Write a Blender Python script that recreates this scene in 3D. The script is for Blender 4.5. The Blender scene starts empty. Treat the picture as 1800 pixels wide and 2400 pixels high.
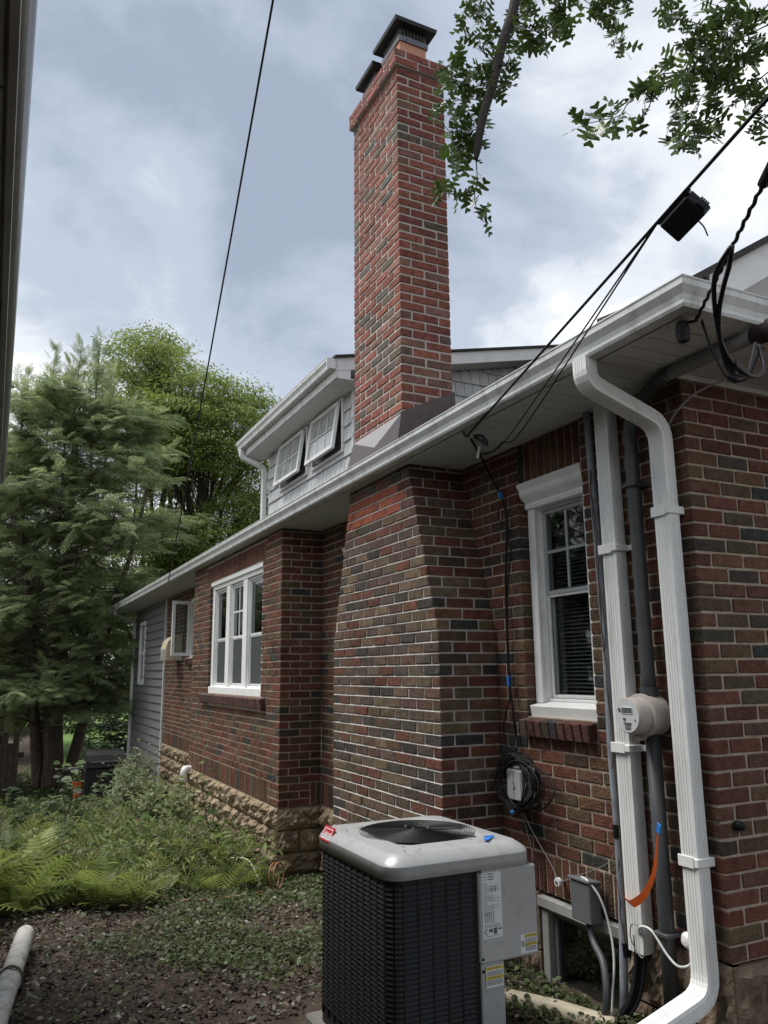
import bpy, math, random
import numpy as np
from mathutils import Vector, Matrix
random.seed(7); RNG = np.random.default_rng(11)
SC = bpy.context.scene
COL = SC.collection

# ------------------------------------------------------------------ camera
W0, H0, FPX = 1800.0, 2400.0, 1847.84
YAW, PIT, ROL = 0.455371, 0.200540, -0.010348
CAM = np.array([-2.78544, -2.52395, 1.17597])
_fw = np.array([math.sin(YAW)*math.cos(PIT), math.cos(YAW)*math.cos(PIT), math.sin(PIT)])
_rt = np.array([math.cos(YAW), -math.sin(YAW), 0.0]); _up = np.cross(_rt, _fw)
_r2 = math.cos(ROL)*_rt + math.sin(ROL)*_up; _u2 = -math.sin(ROL)*_rt + math.cos(ROL)*_up
cd = bpy.data.cameras.new('camera'); co = bpy.data.objects.new('camera', cd); COL.objects.link(co)
m = Matrix.Identity(4)
for i in range(3):
    m[i][0] = _r2[i]; m[i][1] = _u2[i]; m[i][2] = -_fw[i]; m[i][3] = CAM[i]
co.matrix_world = m
cd.sensor_fit = 'HORIZONTAL'; cd.sensor_width = 36.0; cd.lens = 36.0*FPX/W0
cd.clip_start = 0.05; cd.clip_end = 600
SC.camera = co
def at(px, py, axis, v):
    "point of the place seen at a photograph pixel, on the plane axis=v"
    d = _fw + (px-W0/2)/FPX*_r2 - (py-H0/2)/FPX*_u2
    return CAM + (v-CAM[axis])/d[axis]*d
def project(P):
    d = np.asarray(P, float)-CAM; z = d@_fw
    return np.stack([W0/2+FPX*(d@_r2)/z, H0/2-FPX*(d@_u2)/z], -1), z

# ------------------------------------------------------------------ sky, sun, exposure
SUN_EL, SUN_AZ = math.radians(64), math.radians(-52)     # azimuth from +Y towards +X
wd = bpy.data.worlds.new('World'); SC.world = wd; wd.use_nodes = True
nt = wd.node_tree; nt.nodes.clear()
def N(t, **k):
    n = nt.nodes.new(t)
    for a, b in k.items(): setattr(n, a, b)
    return n
def L(a, b): nt.links.new(a, b)
def MATH(op, a, b=None, clamp=False):
    n = N('ShaderNodeMath', operation=op, use_clamp=clamp)
    for i, v in enumerate((a, b)):
        if v is None: continue
        if hasattr(v, 'links'): L(v, n.inputs[i])
        else: n.inputs[i].default_value = v
    return n.outputs[0]
tc = N('ShaderNodeTexCoord'); sep = N('ShaderNodeSeparateXYZ'); L(tc.outputs['Generated'], sep.inputs[0])
zz = MATH('MAXIMUM', sep.outputs[2], 0.0)
den = MATH('ADD', zz, 0.22)
cmb = N('ShaderNodeCombineXYZ'); L(MATH('DIVIDE', sep.outputs[0], den), cmb.inputs[0]); L(MATH('DIVIDE', sep.outputs[1], den), cmb.inputs[1])
def noise(scale, detail, rough, seed, dist=0.0):
    mp = N('ShaderNodeMapping'); L(cmb.outputs[0], mp.inputs[0]); mp.inputs['Location'].default_value = seed
    n = N('ShaderNodeTexNoise'); L(mp.outputs[0], n.inputs['Vector'])
    n.inputs['Scale'].default_value = scale; n.inputs['Detail'].default_value = detail
    n.inputs['Roughness'].default_value = rough; n.inputs['Distortion'].default_value = dist
    return n.outputs['Fac']
SEED = (1.6, 4.6, 0)
n1 = noise(0.85, 3, 0.5, (3.1+SEED[0], 1.7+SEED[1], SEED[2]), 0.5)       # large cloud masses
n2 = noise(2.3, 8, 0.58, (7.3, 4.1, 2.0), 0.35)                          # billows
n3 = noise(7.0, 6, 0.6, (1.3, 9.1, 5.0), 0.5)                           # wisps
low = MATH('POWER', MATH('SUBTRACT', 1.0, zz, True), 2.0)               # paler towards the horizon, all round
fac = MATH('ADD', MATH('ADD', MATH('MULTIPLY', n1, 2.3), MATH('MULTIPLY', n2, 1.15)), MATH('ADD', MATH('MULTIPLY', n3, 0.26), MATH('MULTIPLY', low, 1.0)))
ramp = N('ShaderNodeValToRGB'); L(MATH('SUBTRACT', fac, 1.67), ramp.inputs[0])
ramp.color_ramp.interpolation = 'EASE'
e = ramp.color_ramp.elements
e[0].position = 0.08; e[0].color = (1.85, 2.15, 2.68, 1)
e[1].position = 0.80; e[1].color = (6.2, 6.2, 6.15, 1)
x = e.new(0.36); x.color = (2.68, 3.02, 3.55, 1)
x = e.new(0.62); x.color = (4.3, 4.5, 4.72, 1)
sky = N('ShaderNodeTexSky', sky_type='NISHITA'); sky.sun_disc = False
sky.sun_elevation = SUN_EL; sky.sun_rotation = SUN_AZ
mix = N('ShaderNodeMixRGB'); mix.inputs[0].default_value = 0.95; L(sky.outputs[0], mix.inputs[1]); L(ramp.outputs[0], mix.inputs[2])
bg = N('ShaderNodeBackground'); L(mix.outputs[0], bg.inputs[0]); bg.inputs[1].default_value = 0.059
out = N('ShaderNodeOutputWorld'); L(bg.outputs[0], out.inputs[0])
sd = bpy.data.lights.new('sun', 'SUN'); sd.energy = 1.5; sd.angle = math.radians(36); sd.color = (1.0, 0.96, 0.90)
so = bpy.data.objects.new('sun', sd); COL.objects.link(so); so.location = (-6, 4, 14)
_sdir = Vector((math.sin(SUN_AZ)*math.cos(SUN_EL), math.cos(SUN_AZ)*math.cos(SUN_EL), math.sin(SUN_EL)))
so.rotation_euler = _sdir.to_track_quat('Z', 'Y').to_euler()
vs = SC.view_settings
SC.display_settings.display_device = 'sRGB'
vs.view_transform = 'Standard'; vs.look = 'None'; vs.gamma = 1.0; vs.exposure = 1.84; vs.use_curve_mapping = False

# ------------------------------------------------------------------ materials
def mat(name, col=(.5, .5, .5), rough=.6, metal=0.0, var=.12, vscale=6.0, bump=0.0, bscale=80.0, attr=False,
        trans=0.0, dirt=None, dscale=3.0, damt=.5, spec=.4, coat=0.0, grain=0.0, d0=.48, d1=.72, streak=None):
    M = bpy.data.materials.new(name); M.use_nodes = True
    t = M.node_tree; t.nodes.clear(); g = t.nodes.new; lk = t.links.new
    o = g('ShaderNodeOutputMaterial'); p = g('ShaderNodeBsdfPrincipled')
    p.inputs['Roughness'].default_value = rough; p.inputs['Metallic'].default_value = metal
    p.inputs['Specular IOR Level'].default_value = spec
    if coat: p.inputs['Coat Weight'].default_value = coat
    geo = g('ShaderNodeNewGeometry')
    if attr:
        a = g('ShaderNodeAttribute'); a.attribute_name = 'col'; src = a.outputs['Color']
    else:
        c = g('ShaderNodeRGB'); c.outputs[0].default_value = (*col, 1); src = c.outputs[0]
    if var:
        n = g('ShaderNodeTexNoise'); n.inputs['Scale'].default_value = vscale; n.inputs['Detail'].default_value = 6
        n.inputs['Roughness'].default_value = .65
        lk(geo.outputs['Position'], n.inputs['Vector'])
        mr = g('ShaderNodeMapRange'); mr.inputs['From Min'].default_value = .25; mr.inputs['From Max'].default_value = .75
        mr.inputs['To Min'].default_value = 1-var; mr.inputs['To Max'].default_value = 1+var; mr.clamp = False
        lk(n.outputs['Fac'], mr.inputs['Value'])
        mm = g('ShaderNodeVectorMath'); mm.operation = 'SCALE'; lk(src, mm.inputs[0]); lk(mr.outputs[0], mm.inputs['Scale']); src = mm.outputs[0]
    if grain:
        n = g('ShaderNodeTexNoise'); n.inputs['Scale'].default_value = 330; n.inputs['Detail'].default_value = 3
        lk(geo.outputs['Position'], n.inputs['Vector'])
        mr = g('ShaderNodeMapRange'); mr.inputs['From Min'].default_value = .3; mr.inputs['From Max'].default_value = .7; mr.clamp = False
        mr.inputs['To Min'].default_value = 1-grain; mr.inputs['To Max'].default_value = 1+grain; lk(n.outputs['Fac'], mr.inputs['Value'])
        mm = g('ShaderNodeVectorMath'); mm.operation = 'SCALE'; lk(src, mm.inputs[0]); lk(mr.outputs[0], mm.inputs['Scale']); src = mm.outputs[0]
        n = g('ShaderNodeTexNoise'); n.inputs['Scale'].default_value = 1.7; n.inputs['Detail'].default_value = 7; n.inputs['Roughness'].default_value = .7
        lk(geo.outputs['Position'], n.inputs['Vector'])
        mr = g('ShaderNodeMapRange'); mr.inputs['From Min'].default_value = .3; mr.inputs['From Max'].default_value = .7
        mr.inputs['To Min'].default_value = .76; mr.inputs['To Max'].default_value = 1.2; lk(n.outputs['Fac'], mr.inputs['Value'])
        mm = g('ShaderNodeVectorMath'); mm.operation = 'SCALE'; lk(src, mm.inputs[0]); lk(mr.outputs[0], mm.inputs['Scale']); src = mm.outputs[0]
    if dirt:
        n = g('ShaderNodeTexNoise'); n.inputs['Scale'].default_value = dscale; n.inputs['Detail'].default_value = 8
        n.inputs['Roughness'].default_value = .7
        if streak:
            vm = g('ShaderNodeVectorMath'); vm.operation = 'MULTIPLY'; vm.inputs[1].default_value = streak; lk(geo.outputs['Position'], vm.inputs[0]); lk(vm.outputs[0], n.inputs['Vector'])
        else: lk(geo.outputs['Position'], n.inputs['Vector'])
        r = g('ShaderNodeValToRGB'); r.color_ramp.elements[0].position = d0; r.color_ramp.elements[1].position = d1
        r.color_ramp.elements[1].color = (damt,)*3+(1,)
        lk(n.outputs['Fac'], r.inputs[0])
        mx = g('ShaderNodeMixRGB'); lk(r.outputs[0], mx.inputs[0]); lk(src, mx.inputs[1]); mx.inputs[2].default_value = (*dirt, 1); src = mx.outputs[0]
    lk(src, p.inputs['Base Color'])
    if bump:
        n = g('ShaderNodeTexNoise'); n.inputs['Scale'].default_value = bscale; n.inputs['Detail'].default_value = 5
        lk(geo.outputs['Position'], n.inputs['Vector'])
        b = g('ShaderNodeBump'); b.inputs['Strength'].default_value = bump; b.inputs['Distance'].default_value = .01
        lk(n.outputs['Fac'], b.inputs['Height']); lk(b.outputs[0], p.inputs['Normal'])
    if trans:
        tl = g('ShaderNodeBsdfTranslucent'); lk(src, tl.inputs[0])
        ms = g('ShaderNodeMixShader'); ms.inputs[0].default_value = trans; lk(p.outputs[0], ms.inputs[1]); lk(tl.outputs[0], ms.inputs[2])
        lk(ms.outputs[0], o.inputs[0])
    else: lk(p.outputs[0], o.inputs[0])
    return M
def glass_mat(name, tint=(.72, .76, .77), base=.02):
    M = bpy.data.materials.new(name); M.use_nodes = True
    t = M.node_tree; t.nodes.clear(); g = t.nodes.new; lk = t.links.new
    o = g('ShaderNodeOutputMaterial'); tr = g('ShaderNodeBsdfTransparent'); tr.inputs[0].default_value = (*tint, 1)
    gl = g('ShaderNodeBsdfGlossy'); gl.inputs['Roughness'].default_value = .03; gl.inputs[0].default_value = (.9, .92, .95, 1)
    fr = g('ShaderNodeFresnel'); fr.inputs[0].default_value = 1.5
    a0 = g('ShaderNodeMath'); a0.operation = 'ADD'; a0.inputs[1].default_value = base; lk(fr.outputs[0], a0.inputs[0])
    ge = g('ShaderNodeNewGeometry'); iv = g('ShaderNodeMath'); iv.operation = 'SUBTRACT'; iv.inputs[0].default_value = 1.0; lk(ge.outputs['Backfacing'], iv.inputs[1])
    ad = g('ShaderNodeMath'); ad.operation = 'MULTIPLY'; ad.use_clamp = True; lk(a0.outputs[0], ad.inputs[0]); lk(iv.outputs[0], ad.inputs[1])
    ms = g('ShaderNodeMixShader'); lk(ad.outputs[0], ms.inputs[0]); lk(tr.outputs[0], ms.inputs[1]); lk(gl.outputs[0], ms.inputs[2]); lk(ms.outputs[0], o.inputs[0])
    return M
M = {}
M['brick'] = mat('brick', attr=True, rough=.85, var=.5, vscale=24, bump=1.0, bscale=90, spec=.22, grain=.3, dirt=(.22, .185, .15), dscale=26, damt=.42, d0=.56, d1=.74)
M['mortar'] = mat('mortar_tan', (.38, .325, .255), .95, var=.3, vscale=14, bump=.8, bscale=140, dirt=(.28, .24, .19), dscale=4, damt=.5, spec=.1)
M['mortar_grey'] = mat('mortar_grey', (.46, .44, .41), .95, var=.2, vscale=14, bump=.8, bscale=140, dirt=(.16, .15, .14), dscale=5, damt=.5, spec=.1)
M['mortar_new'] = mat('mortar_new', (.52, .48, .44), .95, var=.12, vscale=20, bump=.6, bscale=160, spec=.1)
M['stone'] = mat('stone', attr=True, rough=.9, var=.35, vscale=9, bump=1.0, bscale=38, dirt=(.045, .036, .028), dscale=9, damt=.75, spec=.15)
M['white'] = mat('white_trim', (.78, .79, .785), .45, var=.06, vscale=5, dirt=(.5, .49, .46), dscale=6, damt=.35)
M['gutter'] = mat('white_gutter', (.66, .68, .67), .38, var=.08, vscale=4, dirt=(.26, .255, .225), dscale=9, damt=.7, streak=(1.0, 1.0, .22))
M['sash'] = mat('shaded_sash', (.36, .37, .37), .4, var=.05)  # darker grey than the casing, with the recess shade put into the colour
M['down'] = mat('downspout_paint', (.72, .74, .73), .36, var=.06, vscale=6, dirt=(.34, .33, .29), dscale=11, damt=.6, d0=.52, d1=.75, streak=(1.0, 1.0, .16))
M['soffit'] = mat('soffit_vinyl', (.54, .55, .54), .5, var=.05, vscale=4)
M['siding'] = mat('grey_siding', (.165, .17, .172), .55, var=.05, vscale=5)
M['shake'] = mat('shake_siding', attr=True, rough=.6, var=.05, vscale=20)
M['roof'] = mat('roof_shingle', (.055, .05, .047), .9, var=.3, vscale=40, bump=.5, bscale=200)
M['flash'] = mat('bronze_flashing', (.105, .082, .078), .34, metal=.55, var=.12, vscale=18, bump=.12, bscale=9)
M['flash_lit'] = mat('lit_flashing', (.36, .345, .345), .45, metal=.3, var=.25, vscale=70, bump=.1, bscale=60)  # paler copy of the flashing: light on the upper facet put into its colour
M['tile'] = mat('clay_flue', (.50, .25, .17), .8, var=.1, vscale=14)
M['blackmetal'] = mat('black_metal', (.018, .018, .02), .45, metal=.3, var=.2, vscale=20)
M['bandmetal'] = mat('band_metal', (.16, .16, .17), .4, metal=.7, var=.15, vscale=20)
M['glass'] = glass_mat('window_glass')
M['glass_pale'] = glass_mat('window_glass_pale', (.97, .98, .98), .06)
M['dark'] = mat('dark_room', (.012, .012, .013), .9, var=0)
M['curtain'] = mat('pale_curtain', (.46, .47, .455), .9, var=.08)
M['screen'] = mat('insect_screen', (.045, .05, .053), .7, var=.1, vscale=20)
M['blind'] = mat('grey_blind', (.14, .15, .15), .7, var=.05)
M['ac_grey'] = mat('ac_paint', (.35, .36, .365), .30, metal=.05, var=.05, vscale=4, dirt=(.22, .21, .19), dscale=16, damt=.55, d0=.5, d1=.7)
M['ac_black'] = mat('ac_black', (.008, .009, .010), .42, var=.3, vscale=30, spec=.28)
M['ac_fin'] = mat('coil_fin', (.015, .016, .017), .6, metal=.4, var=.3, vscale=60)
M['chrome'] = mat('bolt', (.6, .6, .6), .25, metal=.9, var=0)
M['paper'] = mat('label_paper', (.58, .60, .62), .5, var=.05)
M['ink'] = mat('label_ink', (.10, .10, .11), .7, var=0)
M['yellow'] = mat('label_yellow', (.50, .40, .03), .5, var=0)
M['red'] = mat('badge_red', (.38, .015, .03), .35, var=.05)
M['badge_white'] = mat('badge_white', (.75, .75, .75), .35, var=0)
M['blue'] = mat('blue_tape', (.02, .17, .55), .6, var=.15, vscale=40)
M['orange'] = mat('orange_ribbon', (.85, .16, .03), .5, var=.08, vscale=30, trans=.2)
M['pvc'] = mat('white_pvc', (.66, .65, .61), .42, var=.08, vscale=8, dirt=(.16, .13, .10), dscale=11, damt=.75)
M['cream'] = mat('cream_pipe', (.55, .49, .36), .5, var=.12, vscale=9, dirt=(.12, .09, .06), dscale=12, damt=.7)
M['conduit'] = mat('grey_conduit', (.055, .06, .064), .5, var=.2, vscale=9)
M['conduit_blue'] = mat('blue_grey_conduit', (.25, .28, .32), .5, var=.25, vscale=7, dirt=(.06, .05, .045), dscale=8, damt=.6)
M['meterbody'] = mat('meter_body', (.36, .33, .30), .45, var=.12, vscale=8)
M['meterface'] = mat('meter_face', (.55, .56, .57), .3, var=.04, coat=.6)
M['lcd'] = mat('meter_display', (.10, .12, .11), .2, var=0)
M['boxgrey'] = mat('utility_grey', (.36, .37, .37), .5, var=.08)
M['boxdark'] = mat('disconnect_grey', (.13, .14, .15), .45, metal=.1, var=.1)
M['cable'] = mat('black_cable', (.010, .010, .012), .5, var=.2, vscale=30, spec=.2)
M['cable_grey'] = mat('grey_cable', (.22, .22, .21), .6, var=.2, vscale=20)
M['cable_white'] = mat('white_cable', (.62, .63, .62), .5, var=.1, vscale=20)
M['rust'] = mat('rusty_weatherhead', (.022, .014, .012), .8, var=.4, vscale=30, bump=.3)
M['concrete'] = mat('concrete', (.17, .165, .15), .9, var=.2, vscale=10, bump=.5, bscale=60)
M['soil'] = mat('soil', (.062, .047, .037), .95, var=.5, vscale=6, bump=1.0, bscale=26, dirt=(.035, .027, .021), dscale=14, damt=.8, spec=.2)
M['lawn'] = mat('lawn', (.09, .16, .03), .9, var=.3, vscale=4, bump=.6, bscale=60)
M['bark'] = mat('bark', (.085, .066, .052), .95, var=.45, vscale=12, bump=1.0, bscale=30)
M['bark_dark'] = mat('bark_dark', (.030, .025, .021), .95, var=.4, vscale=14, bump=.8, bscale=36)
M['leaf'] = mat('leaf', attr=True, rough=.5, var=.18, vscale=2.2, trans=.45, spec=.3)
M['leaf_gloss'] = mat('leaf_gloss', attr=True, rough=.28, var=.12, vscale=3, trans=.16, spec=.5)
M['needle'] = mat('needle', attr=True, rough=.62, var=.25, vscale=1.6, trans=.42, spec=.25)
M['litter'] = mat('litter', attr=True, rough=.75, var=.2, vscale=8, trans=.08, spec=.3)
M['twig'] = mat('twig', (.10, .075, .055), .9, var=.3, vscale=9)
M['grill'] = mat('grill_cover', (.02, .021, .022), .5, var=.2, vscale=6)
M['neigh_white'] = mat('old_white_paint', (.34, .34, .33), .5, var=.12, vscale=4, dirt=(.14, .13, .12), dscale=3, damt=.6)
M['neigh_wall'] = mat('neighbour_siding', (.14, .13, .12), .6, var=.08, vscale=3)
M['neigh_gutter'] = mat('weathered_gutter', (.24, .24, .235), .32, metal=.5, var=.2, vscale=5, dirt=(.10, .09, .08), dscale=6, damt=.6)

# ------------------------------------------------------------------ mesh helpers
def link(o, parent=None, **kw):
    COL.objects.link(o)
    if parent is not None: o.parent = parent
    for k, v in kw.items():
        if v is not None: o[k] = v
    return o
def thing(name, label, category, group=None, loc=(0, 0, 0)):
    o = bpy.data.objects.new(name, None); o.empty_display_size = .1; o.location = loc
    return link(o, None, label=label, category=category, group=group)
def tag(o, label=None, category=None, group=None, kind=None):
    for k, v in (('label', label), ('category', category), ('group', group), ('kind', kind)):
        if v is not None: o[k] = v
    return o
def np_mesh(name, V, F, cols=None, smooth=False):
    "V (n,3); F list of index tuples or an int array (m,k)"
    me = bpy.data.meshes.new(name)
    V = np.asarray(V, np.float32)
    if isinstance(F, np.ndarray):
        k = F.shape[1]; nf = F.shape[0]
        me.vertices.add(len(V)); me.vertices.foreach_set('co', V.ravel())
        me.loops.add(nf*k); me.loops.foreach_set('vertex_index', F.astype(np.int32).ravel())
        me.polygons.add(nf); me.polygons.foreach_set('loop_start', np.arange(0, nf*k, k, dtype=np.int32))
        me.update(calc_edges=True)
    else:
        me.from_pydata([tuple(v) for v in V.tolist()], [], F); nf = len(F)
    if cols is not None:
        a = me.attributes.new('col', 'FLOAT_COLOR', 'FACE')
        c = np.ones((nf, 4), np.float32); c[:, :3] = cols; a.data.foreach_set('color', c.ravel())
    if smooth: me.polygons.foreach_set('use_smooth', np.ones(nf, bool))
    me.validate(); me.update()
    return me
def np_obj(name, V, F, material, parent=None, cols=None, smooth=False, **kw):
    me = np_mesh(name, V, F, cols, smooth); me.materials.append(material)
    return link(bpy.data.objects.new(name, me), parent, **kw)
# bevelled box template: vertex = corner*3 + axis
_corn = [(sx, sy, sz) for sx in (-1, 1) for sy in (-1, 1) for sz in (-1, 1)]
def _bevel_faces():
    def vpos(c, a, h=1.0, b=.3):
        return np.array([_corn[c][i]*(h if i == a else h-b) for i in range(3)])
    ci = {s: i for i, s in enumerate(_corn)}
    F = []
    for a in range(3):
        o = [i for i in range(3) if i != a]
        for s in (-1, 1):
            q = []
            for (p, r) in ((-1, -1), (1, -1), (1, 1), (-1, 1)):
                t = [0, 0, 0]; t[a] = s; t[o[0]] = p; t[o[1]] = r; q.append((ci[tuple(t)], a))
            F.append(q)
    for e_ in range(3):
        o = [i for i in range(3) if i != e_]
        for p in (-1, 1):
            for r in (-1, 1):
                t = [0, 0, 0]; t[o[0]] = p; t[o[1]] = r
                t0 = list(t); t0[e_] = -1; t1 = list(t); t1[e_] = 1
                F.append([(ci[tuple(t0)], o[0]), (ci[tuple(t1)], o[0]), (ci[tuple(t1)], o[1]), (ci[tuple(t0)], o[1])])
    for c in range(8): F.append([(c, 0), (c, 1), (c, 2)])
    R = []
    for f in F:
        P = [vpos(c, a) for c, a in f]; n = np.cross(P[1]-P[0], P[2]-P[0])
        if n@sum(P) < 0: f = f[::-1]
        R.append(tuple(c*3+a for c, a in f))
    return R
BEV = _bevel_faces()
_cs = np.repeat(np.array(_corn, float), 3, 0); _ax = np.tile(np.eye(3), (8, 1))
BOXF = [(0, 1, 3, 2), (4, 6, 7, 5), (0, 4, 5, 1), (2, 3, 7, 6), (0, 2, 6, 4), (1, 5, 7, 3)]
_c8 = np.array(_corn, float)
class MB:
    def __init__(s): s.V = []; s.F = []; s.C = []; s.n = 0
    def add(s, V, F, col=None):
        V = np.asarray(V, float); s.V.append(V); s.F += [tuple(i+s.n for i in f) for f in F]; s.n += len(V)
        s.C += [col if col is not None else (.5, .5, .5)]*len(F); return s
    def obox(s, c, ex, ey, ez, bev=0.0, col=None):
        "box with centre c and half-extent vectors ex,ey,ez"
        c, ex, ey, ez = (np.asarray(q, float) for q in (c, ex, ey, ez)); B = np.array([ex, ey, ez])
        flip = np.linalg.det(B) < 0
        if bev:
            h = np.linalg.norm(B, axis=1); k = 1-np.minimum(bev/h, .9)
            S = _cs*(_ax+(1-_ax)*k); F = BEV
        else: S = _c8; F = BOXF
        if flip: F = [f[::-1] for f in F]
        return s.add(c+S@B, F, col)
    def box(s, x0, x1, y0, y1, z0, z1, bev=0.0, col=None):
        return s.obox(((x0+x1)/2, (y0+y1)/2, (z0+z1)/2), ((x1-x0)/2, 0, 0), (0, (y1-y0)/2, 0), (0, 0, (z1-z0)/2), bev, col)
    def sweep(s, rings, closed=True, caps=True, col=None):
        R = [np.asarray(r, float) for r in rings]; n = len(R[0]); F = []
        for i in range(len(R)-1):
            for j in range(n if closed else n-1):
                k = (j+1) % n; F.append((i*n+j, i*n+k, (i+1)*n+k, (i+1)*n+j))
        if caps and closed: F += [tuple(range(n))[::-1], tuple((len(R)-1)*n+j for j in range(n))]
        return s.add(np.concatenate(R), F, col)
    def tube(s, P, r, n=8, caps=True, col=None):
        P = [np.asarray(p, float) for p in P]; m_ = len(P)
        rr = r if hasattr(r, '__len__') else [r]*m_
        T = [P[min(i+1, m_-1)]-P[max(i-1, 0)] for i in range(m_)]; T = [t/(np.linalg.norm(t)+1e-12) for t in T]
        a = np.array([0, 0, 1.0]) if abs(T[0][2]) < .9 else np.array([1.0, 0, 0])
        u = np.cross(T[0], a); u /= np.linalg.norm(u); rings = []
        for i in range(m_):
            u = u-T[i]*(u@T[i]); u /= np.linalg.norm(u)+1e-12; v = np.cross(T[i], u)
            rings.append([P[i]+rr[i]*(math.cos(q)*u+math.sin(q)*v) for q in np.arange(n)*2*math.pi/n])
        return s.sweep(rings, True, caps, col)
    def lathe(s, prof, c, ax, n=24, col=None):
        "prof list of (radius, along); axis ax from c"
        ax = np.asarray(ax, float); ax /= np.linalg.norm(ax); c = np.asarray(c, float)
        a = np.array([0, 0, 1.0]) if abs(ax[2]) < .9 else np.array([1.0, 0, 0])
        u = np.cross(ax, a); u /= np.linalg.norm(u); v = np.cross(ax, u)
        return s.sweep([[c+ax*h+max(r, 1e-4)*(math.cos(q)*u+math.sin(q)*v) for q in np.arange(n)*2*math.pi/n] for r, h in prof], True, True, col)
    def build(s, name, material, parent=None, smooth=False, colour=False, **kw):
        V = np.concatenate(s.V)
        return np_obj(name, V, s.F, material, parent, np.array(s.C) if colour else None, smooth, **kw)
def smooth_path(P, n=8):
    "Catmull-Rom through the points"
    P = [np.asarray(p, float) for p in P]; Q = [2*P[0]-P[1]]+P+[2*P[-1]-P[-2]]; R = []
    for i in range(1, len(Q)-2):
        a, b, c, d = Q[i-1:i+3]
        for t in np.arange(n)/n:
            R.append(.5*(2*b+(c-a)*t+(2*a-5*b+4*c-d)*t*t+(3*b-a-3*c+d)*t**3))
    R.append(P[-1]); return R
def sag(a, b, s_, n=16):
    a, b = np.asarray(a, float), np.asarray(b, float)
    return [a+(b-a)*t-np.array([0, 0, 4*s_*t*(1-t)]) for t in np.linspace(0, 1, n)]
def text_part(body, size, origin, ux, uz, material, parent, depth=.0006, name='lettering', align='CENTER', shear=0.0):
    cu = bpy.data.curves.new('tmp_text', 'FONT'); cu.body = body; cu.size = size; cu.align_x = align; cu.align_y = 'CENTER'; cu.extrude = depth; cu.shear = shear
    cu.resolution_u = 3
    o = bpy.data.objects.new('tmp_text', cu); COL.objects.link(o)
    me = bpy.data.meshes.new_from_object(o.evaluated_get(bpy.context.evaluated_depsgraph_get()))
    bpy.data.objects.remove(o); bpy.data.curves.remove(cu)
    ux, uz = Vector(ux).normalized(), Vector(uz).normalized(); n = ux.cross(uz)
    Mx = Matrix(((ux.x, uz.x, n.x, origin[0]), (ux.y, uz.y, n.y, origin[1]), (ux.z, uz.z, n.z, origin[2]), (0, 0, 0, 1)))
    me.transform(Mx); me.name = name; me.materials.clear(); me.materials.append(material)
    return link(bpy.data.objects.new(name, me), parent)

def gz(x, y):
    x = np.asarray(x, float); y = np.asarray(y, float)
    b = np.interp(y, [-8, 0, 2, 4.5, 8, 12, 16, 25, 60], [-.40, -.44, -.48, -.60, -.88, -1.17, -1.42, -1.6, -1.6])
    b = b+.20*np.exp(-((x-.15)**2/.20+(y+.15)**2/.30))
    b = b+.025*np.sin(2.1*x+1.3*y)*np.sin(1.7*y-.6*x)+.012*np.sin(6.3*x+2)*np.sin(5.1*y)
    return b
# ------------------------------------------------------------------ the ground
def grid_axis(lo, hi, fine_lo, fine_hi, fine, coarse):
    a = list(np.arange(fine_lo, fine_hi, fine)); b = []; x_ = fine_lo; st = fine
    while x_ > lo: st = min(st*1.35, coarse); x_ -= st; b.append(x_)
    c = []; x_ = a[-1]; st = fine
    while x_ < hi: st = min(st*1.35, coarse); x_ += st; c.append(x_)
    return np.array(b[::-1]+a+c)
gx = grid_axis(-150, 150, -3.2, .6, .06, 14); gy = grid_axis(-120, 250, .2, 7, .06, 14)
GX, GY = np.meshgrid(gx, gy, indexing='ij'); GZ = gz(GX, GY)
near = (GX > -4) & (GX < 1) & (GY < 12) & (GY > -3)
GZ = GZ+near*RNG.normal(0, .006, GZ.shape)
nx_, ny_ = GX.shape; idx = np.arange(nx_*ny_).reshape(nx_, ny_)
np_obj('ground', np.stack([GX, GY, GZ], -1).reshape(-1, 3), np.stack([idx[:-1, :-1], idx[1:, :-1], idx[1:, 1:], idx[:-1, 1:]], -1).reshape(-1, 4), M['soil'], smooth=True, kind='structure')
lx = np.linspace(-.9, 10, 30); ly = np.linspace(19, 60, 60); LX, LY = np.meshgrid(lx, ly, indexing='ij'); idx = np.arange(LX.size).reshape(LX.shape)
np_obj('lawn', np.stack([LX, LY, gz(LX, LY)+.03], -1).reshape(-1, 3), np.stack([idx[:-1, :-1], idx[1:, :-1], idx[1:, 1:], idx[:-1, 1:]], -1).reshape(-1, 4), M['lawn'], smooth=True, kind='structure')

# ------------------------------------------------------------------ the brick house
HOUSE = thing('brick_house', 'red and brown brick house with tall chimney, white gutters and grey dormer', 'house')
CH = .0677; BL, BH, BD, J = .194, .0577, .092, .010; SOF = 2.53
PAL_WALL = [((0.131, 0.052, 0.036), 6), ((0.098, 0.043, 0.030), 5), ((0.105, 0.072, 0.042), 2.4), ((0.088, 0.065, 0.041), 2), ((0.119, 0.064, 0.040), 6), ((0.078, 0.052, 0.036), 2.5), ((0.041, 0.044, 0.042), 1.0), ((0.059, 0.048, 0.038), 1)]
PAL_BREAST = [((0.120, 0.085, 0.059), 4), ((0.096, 0.072, 0.052), 3), ((0.141, 0.102, 0.065), 2.5), ((0.058, 0.052, 0.046), 2), ((0.132, 0.057, 0.040), 3), ((0.110, 0.066, 0.048), 4), ((0.081, 0.063, 0.050), 2.5)]
PAL_STACK = [((0.249, 0.093, 0.068), 7), ((0.213, 0.078, 0.061), 5), ((0.234, 0.120, 0.092), 3), ((0.111, 0.103, 0.089), 1.5), ((0.141, 0.113, 0.086), 1.3), ((0.184, 0.104, 0.078), 1.5)]
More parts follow.
